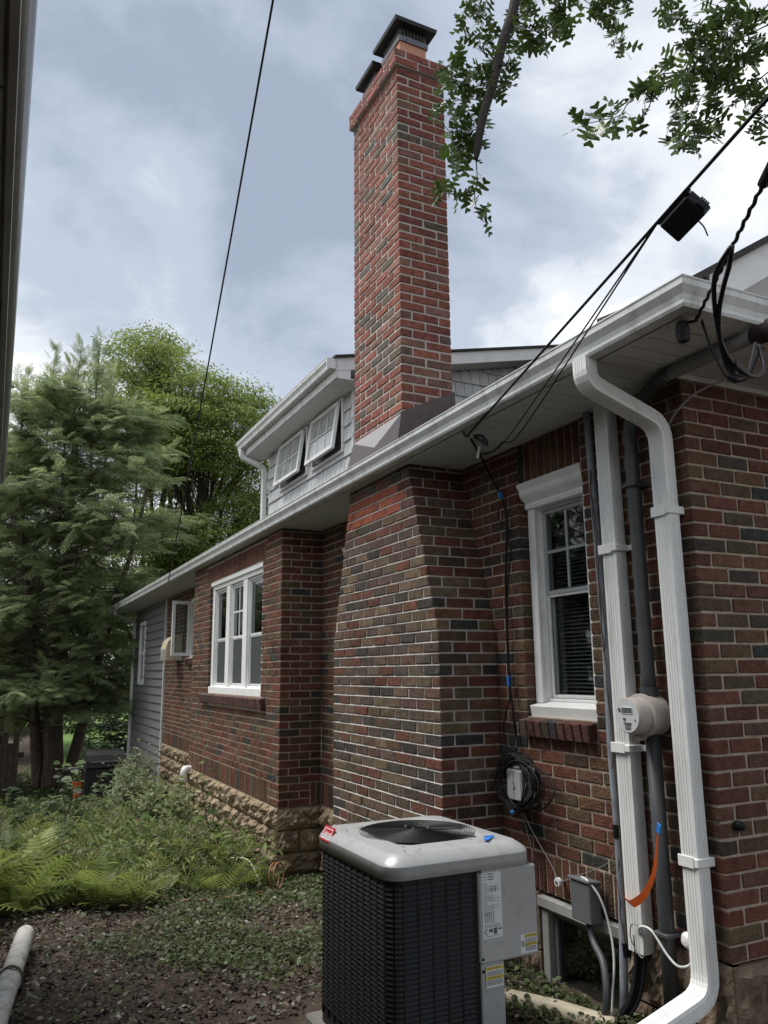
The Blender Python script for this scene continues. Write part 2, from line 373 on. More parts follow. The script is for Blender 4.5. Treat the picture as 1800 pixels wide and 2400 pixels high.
PAL_RED = [((0.322, 0.094, 0.051), 1), ((0.279, 0.083, 0.050), 1)]
def pick(pal, rnd=random):
    t = rnd.random()*sum(w for _, w in pal)
    for c, w in pal:
        t -= w
        if t <= 0: break
    k = rnd.uniform(.82, 1.18)
    return tuple(q*k*rnd.uniform(.95, 1.05) for q in c)
BRICKS = []                 # (part key, centre, ex, ey, ez, colour)
X_, Y_, Z_ = np.eye(3)
def put_brick(key, P0, ud, nd, u0, u1, z0, z1, col, depth=BD, proud=0.0):
    if u1-u0 < .012: return
    P0 = np.asarray(P0, float); pr = proud+random.uniform(-.0015, .0015)
    c = P0+ud*(u0+u1)/2+Z_*(z0+z1)/2+nd*(pr-depth/2)
    BRICKS.append((key, c, ud*(u1-u0)/2, nd*depth/2, Z_*(z1-z0)/2, col))
def lay(key, P0, ud, nd, us, ue, k0, k1, pal, openings=(), zbase=0.0, pitch=BL+J, J=.010):
    "running bond; us(k), ue(k) start and end of course k"
    for k in range(k0, k1):
        z0 = zbase+k*CH+J/2+random.uniform(-.0008, .0008); z1 = z0+CH-J; zc = (z0+z1)/2
        a, b = us(k), ue(k); u = a
        while u < b-.012:
            e_ = u+pitch-J
            if e_ > b-.035: e_ = b
            for (o0, o1, q0, q1) in openings:
                if q0 < zc < q1:
                    if o0-.06 < e_ <= o0: e_ = o0
                    elif o1 < e_ < o1+.06 and u < o1: e_ = o1-J
            segs = [(u, e_)]
            for (o0, o1, q0, q1) in openings:
                if q0 < zc < q1:
                    t = []
                    for (s0, s1) in segs:
                        if s1 <= o0 or s0 >= o1: t.append((s0, s1))
                        else:
                            if s0 < o0: t.append((s0, o0))
                            if s1 > o1: t.append((o1, s1))
                    segs = t
            for s0, s1 in segs:
                p = pal(k, (s0+s1)/2) if callable(pal) else pal
                if s1-s0 > .03: put_brick(key, P0, ud, nd, s0+random.uniform(0, .0015), s1-random.uniform(0, .0015), z0, z1, pick(p))
            u = e_+J
def soldiers(key, P0, ud, nd, u0, u1, z0, z1, pal, proud=0.0, depth=BD, w=BH):
    n = max(1, round((u1-u0+J)/(w+J))); p = (u1-u0+J)/n
    for i in range(n): put_brick(key, P0, ud, nd, u0+i*p, u0+i*p+p-J, z0+J/2, z1-J/2, pick(pal), depth, proud)
WALLPARTS = {}
def backing(key, name, material, boxes):
    mb = MB()
    for b in boxes: mb.box(*b)
    WALLPARTS[key] = mb.build(name, material, HOUSE); return WALLPARTS[key]
def wide(o): return [(o[0]-.014, o[1]+.014, o[2], o[3])]
def rects(u0, u1, z0, z1, ops):
    "rectangle minus openings"
    R = [(u0, u1, z0, z1)]
    for (a, b, c, d) in ops:
        T = []
        for (p, q, r, s) in R:
            if b <= p or a >= q or d <= r or c >= s: T.append((p, q, r, s)); continue
            if p < a: T.append((p, a, r, s))
            if b < q: T.append((b, q, r, s))
            m0, m1 = max(p, a), min(q, b)
            if r < c: T.append((m0, m1, r, c))
            if d < s: T.append((m0, m1, d, s))
        R = T
    return R
IN = .0055
odd = lambda k: k % 2
NC = 38
# front wall and the side wall by the meter
W1 = (.735, 1.31, .92, 2.285); CW = (.60, 1.27, -.60, -.02)
lay('front', (0, 0, 0), X_, -Y_, lambda k: 0 if odd(k) else BD+J, lambda k: 1.7, 0, NC, PAL_WALL)
backing('front', 'front_wall', M['mortar'], [(IN, 1.7, IN, .22, .001, SOF+.02)])
ops = [(W1[0]-.005, W1[1]+.005, .81, 2.60), (.62, 1.56, -.1, 3*CH)]
lay('side', (0, 0, 0), Y_, -X_, lambda k: BD+J if odd(k) else 0, lambda k: 1.66 if k < 21 else 2.0, 0, NC, PAL_WALL, ops)
soldiers('side', (0, 0, 0), Y_, -X_, .625, 1.60, 0, 3*CH, PAL_WALL)
soldiers('side', (0, 0, 0), Y_, -X_, .738, 1.306, 2.285, SOF, PAL_WALL[:3]+PAL_WALL[4:])
backing('side', 'side_wall', M['mortar'], [(IN, .20, a, b, c, d) for a, b, c, d in rects(.22, 2.02, .001, SOF+.02, wide(W1))])
# window recess wall between chimney and bay
W2 = (3.35, 4.02, .92, 2.285)
lay('nook', (0, 0, 0), Y_, -X_, lambda k: 2.85+.1*odd(k), lambda k: 4.53, 0, NC, PAL_WALL, [(W2[0]-.005, W2[1]+.005, .81, 2.6), (3.25, 4.53, -.1, 3*CH)])
soldiers('nook', (0, 0, 0), Y_, -X_, 3.26, 4.525, 0, 3*CH, PAL_WALL)
soldiers('nook', (0, 0, 0), Y_, -X_, W2[0], W2[1], 2.285, SOF, PAL_WALL)
backing('nook', 'recessed_wall', M['mortar'], [(IN, .20, a, b, c, d) for a, b, c, d in rects(2.85, 4.545, .001, SOF+.02, wide(W2))])
# chimney breast with stepped shoulders
XB = -.41
def by0(k): return 1.605+max(0, min(k-20, 16))*.0216
def by1(k): return 3.245-max(0, min(k-20, 16))*.0197
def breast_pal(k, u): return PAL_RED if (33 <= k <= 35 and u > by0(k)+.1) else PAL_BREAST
for k in range(0, NC):
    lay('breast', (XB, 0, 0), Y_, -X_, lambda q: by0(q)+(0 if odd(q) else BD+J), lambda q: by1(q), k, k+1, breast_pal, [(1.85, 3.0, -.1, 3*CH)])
    lay('breast', (XB, by0(k), 0), X_, -Y_, lambda q: (BD+J if odd(q) else 0), lambda q: -XB, k, k+1, PAL_WALL if k > 33 else PAL_BREAST[:1]+PAL_WALL)
soldiers('breast', (XB, 0, 0), Y_, -X_, 1.855, 2.995, 0, 3*CH, PAL_BREAST)
mb = MB()
for k in range(NC):
    z0, z1 = k*CH, (k+1)*CH
    mb.box(XB+IN, -.001, by0(k)+IN, by1(k)-IN, z0+(.001 if k == 0 else 0), z1)
    # weathered bed joint: flush at the brick below, tucked under the brick above
    a, b = by0(k)+.002, by1(k)-.002
    if k: mb.add([(XB+.0008, a, z0-J/2), (XB+.0008, b, z0-J/2), (XB+.011, b, z0+J/2+.001), (XB+.011, a, z0+J/2+.001)], [(3, 2, 1, 0)])
WALLPARTS['breast'] = mb.build('chimney_breast', M['mortar_grey'], HOUSE)
# chimney stack above the roof
SX0, SX1, SY0, SY1, SZ0 = -.41, 0.0, 2.035, 2.83, 2.661
P = .205
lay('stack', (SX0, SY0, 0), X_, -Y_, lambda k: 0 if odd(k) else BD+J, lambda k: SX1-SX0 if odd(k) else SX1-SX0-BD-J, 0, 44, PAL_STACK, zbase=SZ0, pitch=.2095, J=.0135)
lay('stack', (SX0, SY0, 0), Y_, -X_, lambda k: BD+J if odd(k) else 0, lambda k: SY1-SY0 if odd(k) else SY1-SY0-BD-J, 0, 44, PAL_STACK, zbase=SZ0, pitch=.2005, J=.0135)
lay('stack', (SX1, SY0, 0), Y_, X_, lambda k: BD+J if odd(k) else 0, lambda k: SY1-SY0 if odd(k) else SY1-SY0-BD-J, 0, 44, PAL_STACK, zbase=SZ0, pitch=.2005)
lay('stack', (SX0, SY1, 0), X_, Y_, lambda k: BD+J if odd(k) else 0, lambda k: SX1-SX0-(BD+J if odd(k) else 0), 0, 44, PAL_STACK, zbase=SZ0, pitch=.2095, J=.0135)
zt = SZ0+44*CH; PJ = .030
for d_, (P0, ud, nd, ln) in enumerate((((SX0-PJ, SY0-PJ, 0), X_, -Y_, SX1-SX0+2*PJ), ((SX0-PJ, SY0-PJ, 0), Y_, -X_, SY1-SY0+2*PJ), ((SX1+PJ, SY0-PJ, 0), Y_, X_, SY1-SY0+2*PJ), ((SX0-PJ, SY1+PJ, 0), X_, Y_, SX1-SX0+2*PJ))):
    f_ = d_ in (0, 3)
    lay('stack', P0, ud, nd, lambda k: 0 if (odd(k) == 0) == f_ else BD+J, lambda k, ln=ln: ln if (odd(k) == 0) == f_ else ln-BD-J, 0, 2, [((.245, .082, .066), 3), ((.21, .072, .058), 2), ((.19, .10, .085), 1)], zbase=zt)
mb = MB(); mb.box(SX0+IN, SX1-IN, SY0+IN, SY1-IN, SZ0-.10, zt); mb.box(SX0-PJ+IN, SX1+PJ-IN, SY0-PJ+IN, SY1+PJ-IN, zt, zt+2*CH-.002)
mb.box(SX0+.03, SX1-.03, SY0+.03, SY1-.03, zt+2*CH-.002, zt+2*CH+.02, .01)
WALLPARTS['stack'] = mb.build('chimney', M['mortar_new'], HOUSE); CHIM = WALLPARTS['stack']
ztop = zt+2*CH
def flue(x0, x1, y0, y1, h, over, lid):
    mb = MB(); t = .018
    for b in ((x0, x1, y0, y0+t), (x0, x1, y1-t, y1), (x0, x0+t, y0+t, y1-t), (x1-t, x1, y0+t, y1-t)): mb.box(b[0], b[1], b[2], b[3], ztop-.03, ztop+h, .003)
    mb.build('flue_tile', M['tile'], CHIM)
    z = ztop+h; e_ = .012
    mb = MB()
    for b in ((x0-e_, x1+e_, y0-e_, y0-.003), (x0-e_, x1+e_, y1+.003, y1+e_), (x0-e_, x0-.003, y0-.003, y1+.003), (x1+.003, x1+e_, y0-.003, y1+.003)): mb.box(b[0], b[1], b[2], b[3], z-.035, z+.012)
    mb.tube([(x1+.003, (y0+y1)/2, z-.02), (x1+.05, (y0+y1)/2-.01, z-.03)], .004, 6)
    mb.tube([(x0+.05, y0-.003, z-.02), (x0+.05, y0-.04, z-.03)], .004, 6)
    mb.build('cap_band', M['bandmetal'], CHIM)
    mb = MB()
    def mesh_side(a, b):
        a = np.array(a); b = np.array(b); n = max(4, int(np.linalg.norm(b-a)/.028)); hh = lid
        for i in range(n+1):
            p = a+(b-a)*i/n; q = a+(b-a)*min(max(i+.8, 0), n)/n; q2 = a+(b-a)*max(i-.8, 0)/n
            mb.tube([(p[0], p[1], z+.01), (q[0], q[1], z+hh*.5), (p[0], p[1], z+hh)], .0022, 4, False)
            mb.tube([(p[0], p[1], z+.01), (q2[0], q2[1], z+hh*.5), (p[0], p[1], z+hh)], .0022, 4, False)
    mesh_side((x0, y0), (x1, y0)); mesh_side((x0, y0), (x0, y1)); mesh_side((x1, y0), (x1, y1)); mesh_side((x0, y1), (x1, y1))
    mb.build('spark_mesh', M['bandmetal'], CHIM)
    cx, cy = (x0+x1)/2, (y0+y1)/2; hx, hy = (x1-x0)/2+over, (y1-y0)/2+over
    R = []
    for s_, dz in ((1.0, -.030), (1.03, 0), (.92, .010), (.6, .040), (.28, .080), (.05, .115)):
        R.append([(cx+sx*hx*s_, cy+sy*hy*s_, z+lid+dz) for sx, sy in ((-1, -1), (0, -1), (1, -1), (1, 0), (1, 1), (0, 1), (-1, 1), (-1, 0))])
    MB().sweep(R).build('cap_lid', M['blackmetal'], CHIM)
flue(-.345, -.115, 2.10, 2.38, .20, .062, .12)
flue(-.345, -.115, 2.525, 2.75, .155, .055, .105)
# flashing round the stack
mb = MB(); RS = .62
def roofz(x): return 2.64+RS*(x+.5)
mb.add([(SX0-.012, SY0-.008, 2.70), (SX1+.02, SY0-.008, roofz(0)-.02), (SX1+.012, SY0-.008, 3.125), (SX0-.012, SY0-.008, 2.912),
        (SX0-.012, SY0-.003, 2.70), (SX1+.02, SY0-.003, roofz(0)-.02), (SX1+.012, SY0-.003, 3.125), (SX0-.012, SY0-.003, 2.912)],
       [(0, 1, 2, 3), (3, 2, 6, 7), (0, 3, 7, 4), (1, 5, 6, 2), (4, 7, 6, 5)])
mb.build('side_flashing', M['flash'], CHIM)
tl, tr = (SX0-.006, 2.84, 2.905), (SX0-.006, 2.03, 2.905)
bl, br, cc = (SX0-.060, 2.86, 2.66), (SX0-.060, 2.0, 2.66), tuple(at(877, 1049, 0, SX0-.045))
MB().add([tl, tr, cc], [(0, 1, 2)]).build('apron_flap', M['flash_lit'], CHIM)
MB().add([tl, bl, br, tr, cc, (SX0+.01, 2.87, 2.665), (SX0+.01, 2.0, 2.675)], [(1, 0, 4), (2, 1, 4), (3, 2, 4), (0, 1, 5), (2, 3, 6)]).build('apron_flashing', M['flash'], CHIM)
# bay with the triple window
BY0, BY1 = 4.53, 8.17; WB = (5.125, 7.275, .95, 2.29)
opsb = [(WB[0]-.005, WB[1]+.005, .835, 2.30), (5.02, 7.47, 2.30, 2.49), (4.86, 8.02, -.1, 3*CH)]
lay('bay', (XB, 0, 0), Y_, -X_, lambda k: BY0+(BD+J if odd(k) else 0), lambda k: BY1, 0, NC, PAL_WALL, opsb)
lay('bay', (XB, BY0, 0), X_, -Y_, lambda k: 0 if odd(k) else BD+J, lambda k: -XB-(.11 if k < 3 else 0), 0, NC, PAL_WALL)
soldiers('bay', (XB, BY0, 0), X_, -Y_, -XB-.098, -XB-.002, 0, 3*CH, PAL_WALL)
soldiers('bay', (XB, 0, 0), Y_, -X_, 4.87, 8.01, 0, 3*CH, PAL_WALL)
soldiers('bay', (XB, 0, 0), Y_, -X_, 5.03, 7.465, 2.295, 2.49, PAL_WALL[:2]+PAL_WALL[4:5])
backing('bay', 'bay_wall', M['mortar'], [(XB+IN, XB+.15, a+(IN if a == BY0 else 0), b, c, d) for a, b, c, d in rects(BY0, BY1-.003, .001, SOF+.02, wide(WB))]
        + [(XB+.15, -.001, BY0+IN, BY0+.12, .001, SOF+.02), (XB+.15, -.001, BY1-.12, BY1-.003, .001, SOF+.02)])
lay('bay', (XB, BY1, 0), X_, Y_, lambda k: .1*odd(k), lambda k: -XB, 0, NC, PAL_WALL)
# rear brick wall
WR = (9.15, 10.25, 1.43, 2.35); RY1 = 12.15
lay('rear', (0, 0, 0), Y_, -X_, lambda k: BY1+.1*odd(k), lambda k: RY1, 0, NC, PAL_WALL, [(WR[0]-.005, WR[1]+.005, 1.33, 2.353), (8.2, RY1, -.1, 3*CH)])
soldiers('rear', (0, 0, 0), Y_, -X_, 8.2, RY1-.01, 0, 3*CH, PAL_WALL)
backing('rear', 'rear_wall', M['mortar'], [(IN, .20, a, b, c, d) for a, b, c, d in rects(BY1-.1, RY1, .001, SOF+.02, wide(WR))])
# brick sills
def rowlock(key, P0x, y0, y1, ztop_, pal):
    n = round((y1-y0)/(BH+J)); p = (y1-y0)/n
    for i in range(n):
        c = np.array([P0x-.005, y0+(i+.5)*p, ztop_-.05]); t = math.radians(9)
        ex = np.array([math.cos(t), 0, math.sin(t)])*.045; ez = np.array([-math.sin(t), 0, math.cos(t)])*.047
        BRICKS.append((key, c, ex, np.array([0, (p-J)/2, 0]), ez, pick(pal)))
rowlock('side', 0, .73, 1.335, .915, [((.095, .045, .035), 3), ((.075, .055, .04), 1), ((.07, .038, .032), 2), ((.05, .045, .045), .6)]); rowlock('bay', XB, 4.96, 7.52, .945, [((.10, .055, .05), 1), ((.13, .065, .055), 1), ((.075, .055, .055), 1)])
rowlock('rear', 0, 9.1, 10.3, 1.425, PAL_WALL)

# place the bricks: the 300 that show largest as objects, the rest joined
cen = np.array([b[1]+b[3] for b in BRICKS]); uv, dep = project(cen)
area = np.zeros(len(BRICKS))
for i, (key, c, ex, ey, ez, col) in enumerate(BRICKS):
    if dep[i] < .5 or not (10 < uv[i, 0] < 1790 and 10 < uv[i, 1] < 2390): continue
    nd = ey/np.linalg.norm(ey); v = CAM-c
    if key == 'stack' and (nd[0] > .5 or nd[1] > .5): continue
    if key == 'bay' and nd[1] > .5: continue
    if 740 < uv[i, 0] < 1270 and uv[i, 1] > 1945: continue                    # behind the air conditioner
    if key == 'nook' and uv[i, 0] > 780: continue
    l_ = max(np.linalg.norm(ex), np.linalg.norm(ez)); h_ = min(np.linalg.norm(ex), np.linalg.norm(ez))
    area[i] = abs(nd@v)/np.linalg.norm(v)*l_*h_/dep[i]**2
top = set(np.argsort(-area)[:300].tolist())
rest = {}
def rough_box(mb, c, ex, ey, ez, col):
    mb.obox(c, ex, ey, ez, .0045, col); mb.V[-1] = mb.V[-1]+RNG.normal(0, .0011, mb.V[-1].shape); return mb
for i, (key, c, ex, ey, ez, col) in enumerate(BRICKS):
    if i in top:
        rough_box(MB(), c, ex, ey, ez, col).build('brick', M['brick'], WALLPARTS[key], colour=True)
    else: rough_box(rest.setdefault(0, MB()), c, ex, ey, ez, col)
rest[0].build('brickwork', M['brick'], HOUSE, colour=True, kind='stuff')

# rock-faced stone foundation
FND = MB().box(XB+.03, -.01, BY0+.03, BY1-.03, -1.3, -.002).box(.03, .3, .03, .60, -1.1, -.002).box(.03, .3, .60, 1.27, -1.1, -.61).box(.03, .3, 1.27, 4.6, -1.1, -.002).box(.03, .3, BY1-.2, RY1, -1.7, -.002).box(.3, 1.7, .03, .3, -1.0, -.002).box(XB+.03, -.01, 1.64, 3.21, -1.2, -.002).build('foundation', M['mortar'], HOUSE)
NS = [0]
def stone(P0, ud, nd, u0, u1, z0, z1, bulge=.045, base=(.30, .235, .160), nu=15, nv=9):
    r = np.random.default_rng(100+NS[0]); NS[0] += 1
    U, Vv = np.meshgrid(np.linspace(0, 1, nu), np.linspace(0, 1, nv), indexing='ij')
    ed = np.minimum(np.minimum(U, 1-U)*(u1-u0), np.minimum(Vv, 1-Vv)*(z1-z0))
    h = np.clip(ed/.035, 0, 1)
    ph = r.uniform(0, 6, 6)
    d_ = h*(bulge*(.55+.3*np.sin(5*U*(u1-u0)/.2+ph[0])*np.sin(4*Vv+ph[1])+.25*np.sin(11*U+ph[2]+3*Vv))+r.normal(0, .009, U.shape)+.016*np.abs(np.sin(17*U+ph[3]+2*np.sin(5*Vv+ph[4])))*np.sin(9*Vv+ph[5]+4*U))
    d_ = np.where(h == 0, 0.0, d_)
    Pn = np.asarray(P0, float)+ud*(u0+U*(u1-u0))[..., None]+Z_*(z0+Vv*(z1-z0))[..., None]+nd*(d_+.004)[..., None]
    idx = np.arange(nu*nv).reshape(nu, nv)
    F = np.stack([idx[:-1, :-1], idx[1:, :-1], idx[1:, 1:], idx[:-1, 1:]], -1).reshape(-1, 4)
    if np.cross(ud, Z_)@nd < 0: F = F[:, ::-1]
    bk = Pn-nd*(d_+.05)[..., None]; nv0 = nu*nv
    rim = list(idx[:, 0])+list(idx[-1, 1:])+list(idx[-2::-1, -1])+list(idx[0, -2:0:-1])
    Fl = [tuple(f) for f in F.tolist()]
    for a, b in zip(rim, rim[1:]+rim[:1]):
        Fl.append((a, a+nv0, b+nv0, b) if np.cross(ud, Z_)@nd > 0 else (b, b+nv0, a+nv0, a))
    k = r.uniform(.8, 1.15)
    np_obj('stone', np.concatenate([Pn.reshape(-1, 3), bk.reshape(-1, 3)]), Fl, M['stone'], FND, np.tile(np.array(base)*k, (len(Fl), 1)), False)
def stones(P0, ud, nd, u0, u1, ztop_, rows, hgt=.19, ln=.41, skip=lambda u, z: False, **kw):
    for r_ in range(rows):
        z1 = ztop_-r_*hgt-.006; z0 = z1-hgt+.012; u = u0
        first = ln*.5 if r_ % 2 else ln
        while u < u1-.02:
            e_ = min(u+first, u1); first = ln*random.uniform(.85, 1.15)
            if u1-e_ < .12: e_ = u1
            if not skip((u+e_)/2, (z0+z1)/2): stone(P0, ud, nd, u+.005, e_-.005, z0, z1, **kw)
            u = e_
stones((XB, 0, 0), Y_, -X_, BY0, BY1, 0, 4); stones((XB, BY0, 0), X_, -Y_, 0, .41, 0, 4, bulge=.05)
stones((0, 0, 0), Y_, -X_, BY1, RY1, 0, 5); stones((0, 0, 0), Y_, -X_, 3.25, 4.53, 0, 3)
brn = (.21, .16, .115)
stones((0, 0, 0), Y_, -X_, 0, .60, -.005, 2, hgt=.30, ln=.34, bulge=.03, base=brn)
stones((0, 0, 0), X_, -Y_, 0, 1.7, -.005, 2, hgt=.30, ln=.45, bulge=.03, base=brn)
stones((0, 0, 0), Y_, -X_, 1.28, 1.62, -.005, 2, hgt=.30, ln=.4, bulge=.02, base=brn)
stones((XB, 0, 0), Y_, -X_, 1.61, 3.24, -.005, 3, hgt=.2, bulge=.03, base=brn); stones((XB, 1.605, 0), X_, -Y_, 0, .41, -.005, 3, hgt=.2, bulge=.03, base=brn)

# grey clapboard addition
SY_0, SY_1 = 12.16, 15.65
SID = MB().box(.03, .3, SY_0, SY_1, -1.75, SOF+.02).build('siding_wall', M['siding'], HOUSE)
EXP = .148; z = -1.70; WS = (14.27, 14.95, .97, 2.26)
while z < SOF-.01:
    zt_ = min(z+EXP+.012, SOF)
    for a, b, c, d in rects(SY_0+.06, SY_1-.09, z, zt_, [WS]):
        c_ = (d-c)
        mb = MB().add([(-.028, a, c), (-.028, b, c), (.000, b, d), (.000, a, d), (.02, a, c), (.02, b, c), (.02, b, d), (.02, a, d)],
                      [(0, 3, 2, 1), (4, 5, 6, 7), (0, 1, 5, 4), (1, 2, 6, 5), (0, 4, 7, 3)])
        mb.build('clapboard', M['siding'], SID)
    z += EXP
MB().box(-.03, .03, SY_0-.005, SY_0+.055, -1.75, SOF-.002, .003).build('corner_board', M['gutter'], SID)
MB().box(-.03, .03, SY_1-.085, SY_1+.005, -1.75, SOF-.002, .003).build('corner_board', M['gutter'], SID)

# eaves: soffit slats, fascia, gutter
EX = -.46
SOFF = MB().box(EX, 0.3, -.46, 15.95, SOF+.014, SOF+.03).box(.3, 1.7, -.46, .2, SOF+.014, SOF+.03).build('soffit', M['soffit'], HOUSE)
def share(name, me, parent, loc):
    o = bpy.data.objects.new(name, me); o.location = loc; return link(o, parent)
sw = .1015
mb = MB().box(EX, .01, 0, sw-.006, 0, .011, .002); V_ = np.concatenate(mb.V); slat = np_mesh('soffit_slat', V_, mb.F); slat.materials.append(M['soffit'])
mb = MB().box(EX, 1.7, 0, sw-.006, 0, .011, .002); slatl = np_mesh('soffit_slat', np.concatenate(mb.V), mb.F); slatl.materials.append(M['soffit'])
y = -.455
while y < 15.85:
    share('soffit_slat', slatl if y < -.02 else slat, SOFF, (0, y, SOF)); y += sw
MB().box(-.05, 1.7, -.020, -.004, SOF-.028, SOF-.001, .002).build('soffit_trim', M['gutter'], SOFF)
def mitre(prof, name, material, parent, ex, ey0, x_end, y_end, cap=True):
    "profile (outward d, z) run along the front eave, round the corner and along the side"
    R = [[(x_end, ey0-d, z) for d, z in prof], [(ex-d, ey0-d, z) for d, z in prof], [(ex-d, y_end, z) for d, z in prof]]
    return MB().sweep(R, True, cap).build(name, material, parent)
GP = [(.002, 2.536), (.062, 2.536), (.068, 2.548), (.068, 2.562), (.074, 2.582), (.086, 2.602), (.092, 2.612), (.093, 2.634), (.097, 2.640), (.097, 2.645), (.080, 2.645), (.080, 2.641), (.089, 2.637), (.088, 2.614),
      (.070, 2.584), (.064, 2.562), (.064, 2.550), (.058, 2.541), (.006, 2.541), (.006, 2.645), (.002, 2.645)]
mitre(GP, 'gutter', M['gutter'], HOUSE, EX, -.46, 1.7, 15.97)
mitre([(-.02, 2.531), (0, 2.531), (0, 2.66), (-.02, 2.66)], 'fascia', M['gutter'], HOUSE, EX, -.46, 1.7, 15.95)
GC = MB(); GC.box(EX-.092, EX-.002, 15.97, 15.974, 2.538, 2.642); GC.build('gutter_end_cap', M['gutter'], HOUSE)
# main roof
def slab(name, pts, th, material, parent):
    V = [np.array(p, float) for p in pts]; n = np.cross(V[1]-V[0], V[2]-V[0]); n /= np.linalg.norm(n)
    if n[2] < 0: n = -n
    A = V+[v-n*th for v in V]; k = len(V)
    F = [tuple(range(k)), tuple(range(2*k-1, k-1, -1))]+[(i, i+k, (i+1) % k+k, (i+1) % k) for i in range(k)]
    if np.cross(V[1]-V[0], V[2]-V[0])[2] < 0: F = [f[::-1] for f in F]
    return MB().add(A, F).build(name, material, parent)
RX = 4.2
ROOF = slab('roof', [(-.51, -.50, roofz(-.51)+.01), (RX, -.50, roofz(RX)+.01), (RX, 15.98, roofz(RX)+.01), (-.51, 15.98, roofz(-.51)+.01)], .028, M['roof'], HOUSE)
slab('roof_slope', [(RX, -.50, roofz(RX)+.01), (2*RX+.5, -.50, roofz(-.5)), (2*RX+.5, 15.98, roofz(-.5)), (RX, 15.98, roofz(RX)+.01)], .028, M['roof'], HOUSE)
def rake_poly(d0, d1, y0, y1):
    a, b = -.31, RX
    return [(a, y0, roofz(a)-d0), (b, y0, roofz(b)-d0), (b, y0, roofz(b)-d1), (a, y0, roofz(a)-d1), (a, y1, roofz(a)-d0), (b, y1, roofz(b)-d0), (b, y1, roofz(b)-d1), (a, y1, roofz(a)-d1)]
PF = [(0, 3, 2, 1), (4, 5, 6, 7), (0, 1, 5, 4), (3, 7, 6, 2), (0, 4, 7, 3), (1, 2, 6, 5)]
MB().add(rake_poly(.020, .17, -.475, -.455), [f[::-1] for f in PF]).build('rake_board', M['white'], HOUSE)
MB().add(rake_poly(.13, .15, -.453, -.02), [f[::-1] for f in PF]).build('rake_soffit', M['soffit'], HOUSE)
MB().add([(-.4, -.012, SOF), (2*RX+.3, -.012, SOF), (RX, -.012, roofz(RX)-.1), (-.4, .05, SOF), (2*RX+.3, .05, SOF), (RX, .05, roofz(RX)-.1)], [(0, 1, 2), (5, 4, 3)]).build('gable_wall', M['white'], HOUSE)
slab('porch_roof', [(-.50, -.50, 2.64), (1.7, -.50, 2.64), (1.7, -.02, 2.70), (-.50, -.02, 2.70)], .02, M['roof'], HOUSE)

# dormer
DX, DY0, DY1, DS = .30, 4.45, 7.20, 4.00
DORM = MB().box(DX+.015, 3.4, DY0+.015, DY1, 2.6, DS).add([(DX+.015, DY0+.015, DS), (3.4, DY0+.015, DS), (3.4, DY0+.015, 4.82), (DX+.015, DY0+.015, 4.145), (DX+.015, DY1, DS), (3.4, DY1, DS), (3.4, DY1, 4.82), (DX+.015, DY1, 4.145)], PF).build('dormer', M['siding'], HOUSE)
SHK = []
D1 = (4.715, 5.54, 3.44, 3.965); D2 = (5.765, 6.66, 3.44, 3.965)
rs = random.Random(5)
z = 2.70; row = 0
while z < DS-.01:
    h = min(.16, DS-z); u = DY0-rs.uniform(0, .1)
    while u < DY1:
        w_ = rs.uniform(.105, .135); a, b = max(u, DY0), min(u+w_, DY1)
        for (p, q, r_, s_) in rects(a, b-.006, z, z+h+.006, [(D1[0]-.04, D1[1]+.04, D1[2]-.04, DS), (D2[0]-.04, D2[1]+.04, D2[2]-.04, DS)]):
            if q-p > .02 and r_ > roofz(DX)-.15 : SHK.append(((DX-.002, (p+q)/2, (r_+s_)/2), (0, (q-p)/2-.0015, 0), (.011, 0, (s_-r_)/2), (.006, 0, 0)))
        u += w_
    z += .16
z = 3.0
while z < 4.95:
    u = DX
    while u < 3.4:
        w_ = rs.uniform(.105, .135); top_ = 4.085+.22*(u-.02)
        if z < top_: SHK.append(((u+w_/2, DY0-.002, z+min(.166, max(.03, top_-z))/2), (w_/2-.0035, 0, 0), (0, .011, min(.166, max(.03, top_-z))/2), (0, .006, 0)))
        u += w_
    z += .16
uv, dep = project(np.array([s_[0] for s_ in SHK])); ar = [(0 if not (600 < uv[i, 0] < 1320 and 700 < uv[i, 1] < 1200) or (830 < uv[i, 0] < 1050) else 1/dep[i]**2) for i in range(len(SHK))]
top = set(np.argsort(-np.array(ar))[:300].tolist()); mbr = MB()
for i, (c, a, b, n_) in enumerate(SHK):
    k = rs.uniform(.88, 1.08); cl = (.60*k, .615*k, .625*k)
    if i in top and ar[i] > 0: MB().obox(c, a, b, n_, 0, cl).build('shingle', M['shake'], DORM, colour=True)
    else: mbr.obox(c, a, b, n_, 0, cl)
mbr.build('shingle_siding', M['shake'], DORM, colour=True, kind='stuff')
MB().box(DX-.012, DX+.02, DY0-.006, DY0+.035, 2.9, DS-.002, .003).build('corner_trim', M['white'], DORM); MB().box(DX-.012, DX+.02, DY1-.03, DY1+.006, 2.9, DS-.002, .003).build('corner_trim', M['white'], DORM)
DE = .02; DG0, DG1 = 4.20, 7.45
DSOF = MB().box(DE, DX+.02, DG0+.02, DG1-.02, DS+.008, DS+.02).build('dormer_soffit', M['soffit'], HOUSE)
mb = MB().box(DE, DX+.006, 0, .094, 0, .007, .0015); ds_m = np_mesh('soffit_slat', np.concatenate(mb.V), mb.F); ds_m.materials.append(M['white'])
y = DG0+.02
while y < DG1-.1: share('soffit_slat', ds_m, DSOF, (0, y, DS)); y += .1
MB().box(DE-.018, DE, DG0, DG1, DS-.004, DS+.21).build('dormer_fascia', M['gutter'], HOUSE)
GP2 = [(d*1.0, z-2.536+DS+.085) for d, z in GP]
MB().sweep([[(DE-.02-d, DG0+.01, z) for d, z in GP2], [(DE-.02-d, DG1, z) for d, z in GP2]]).build('dormer_gutter', M['gutter'], HOUSE)
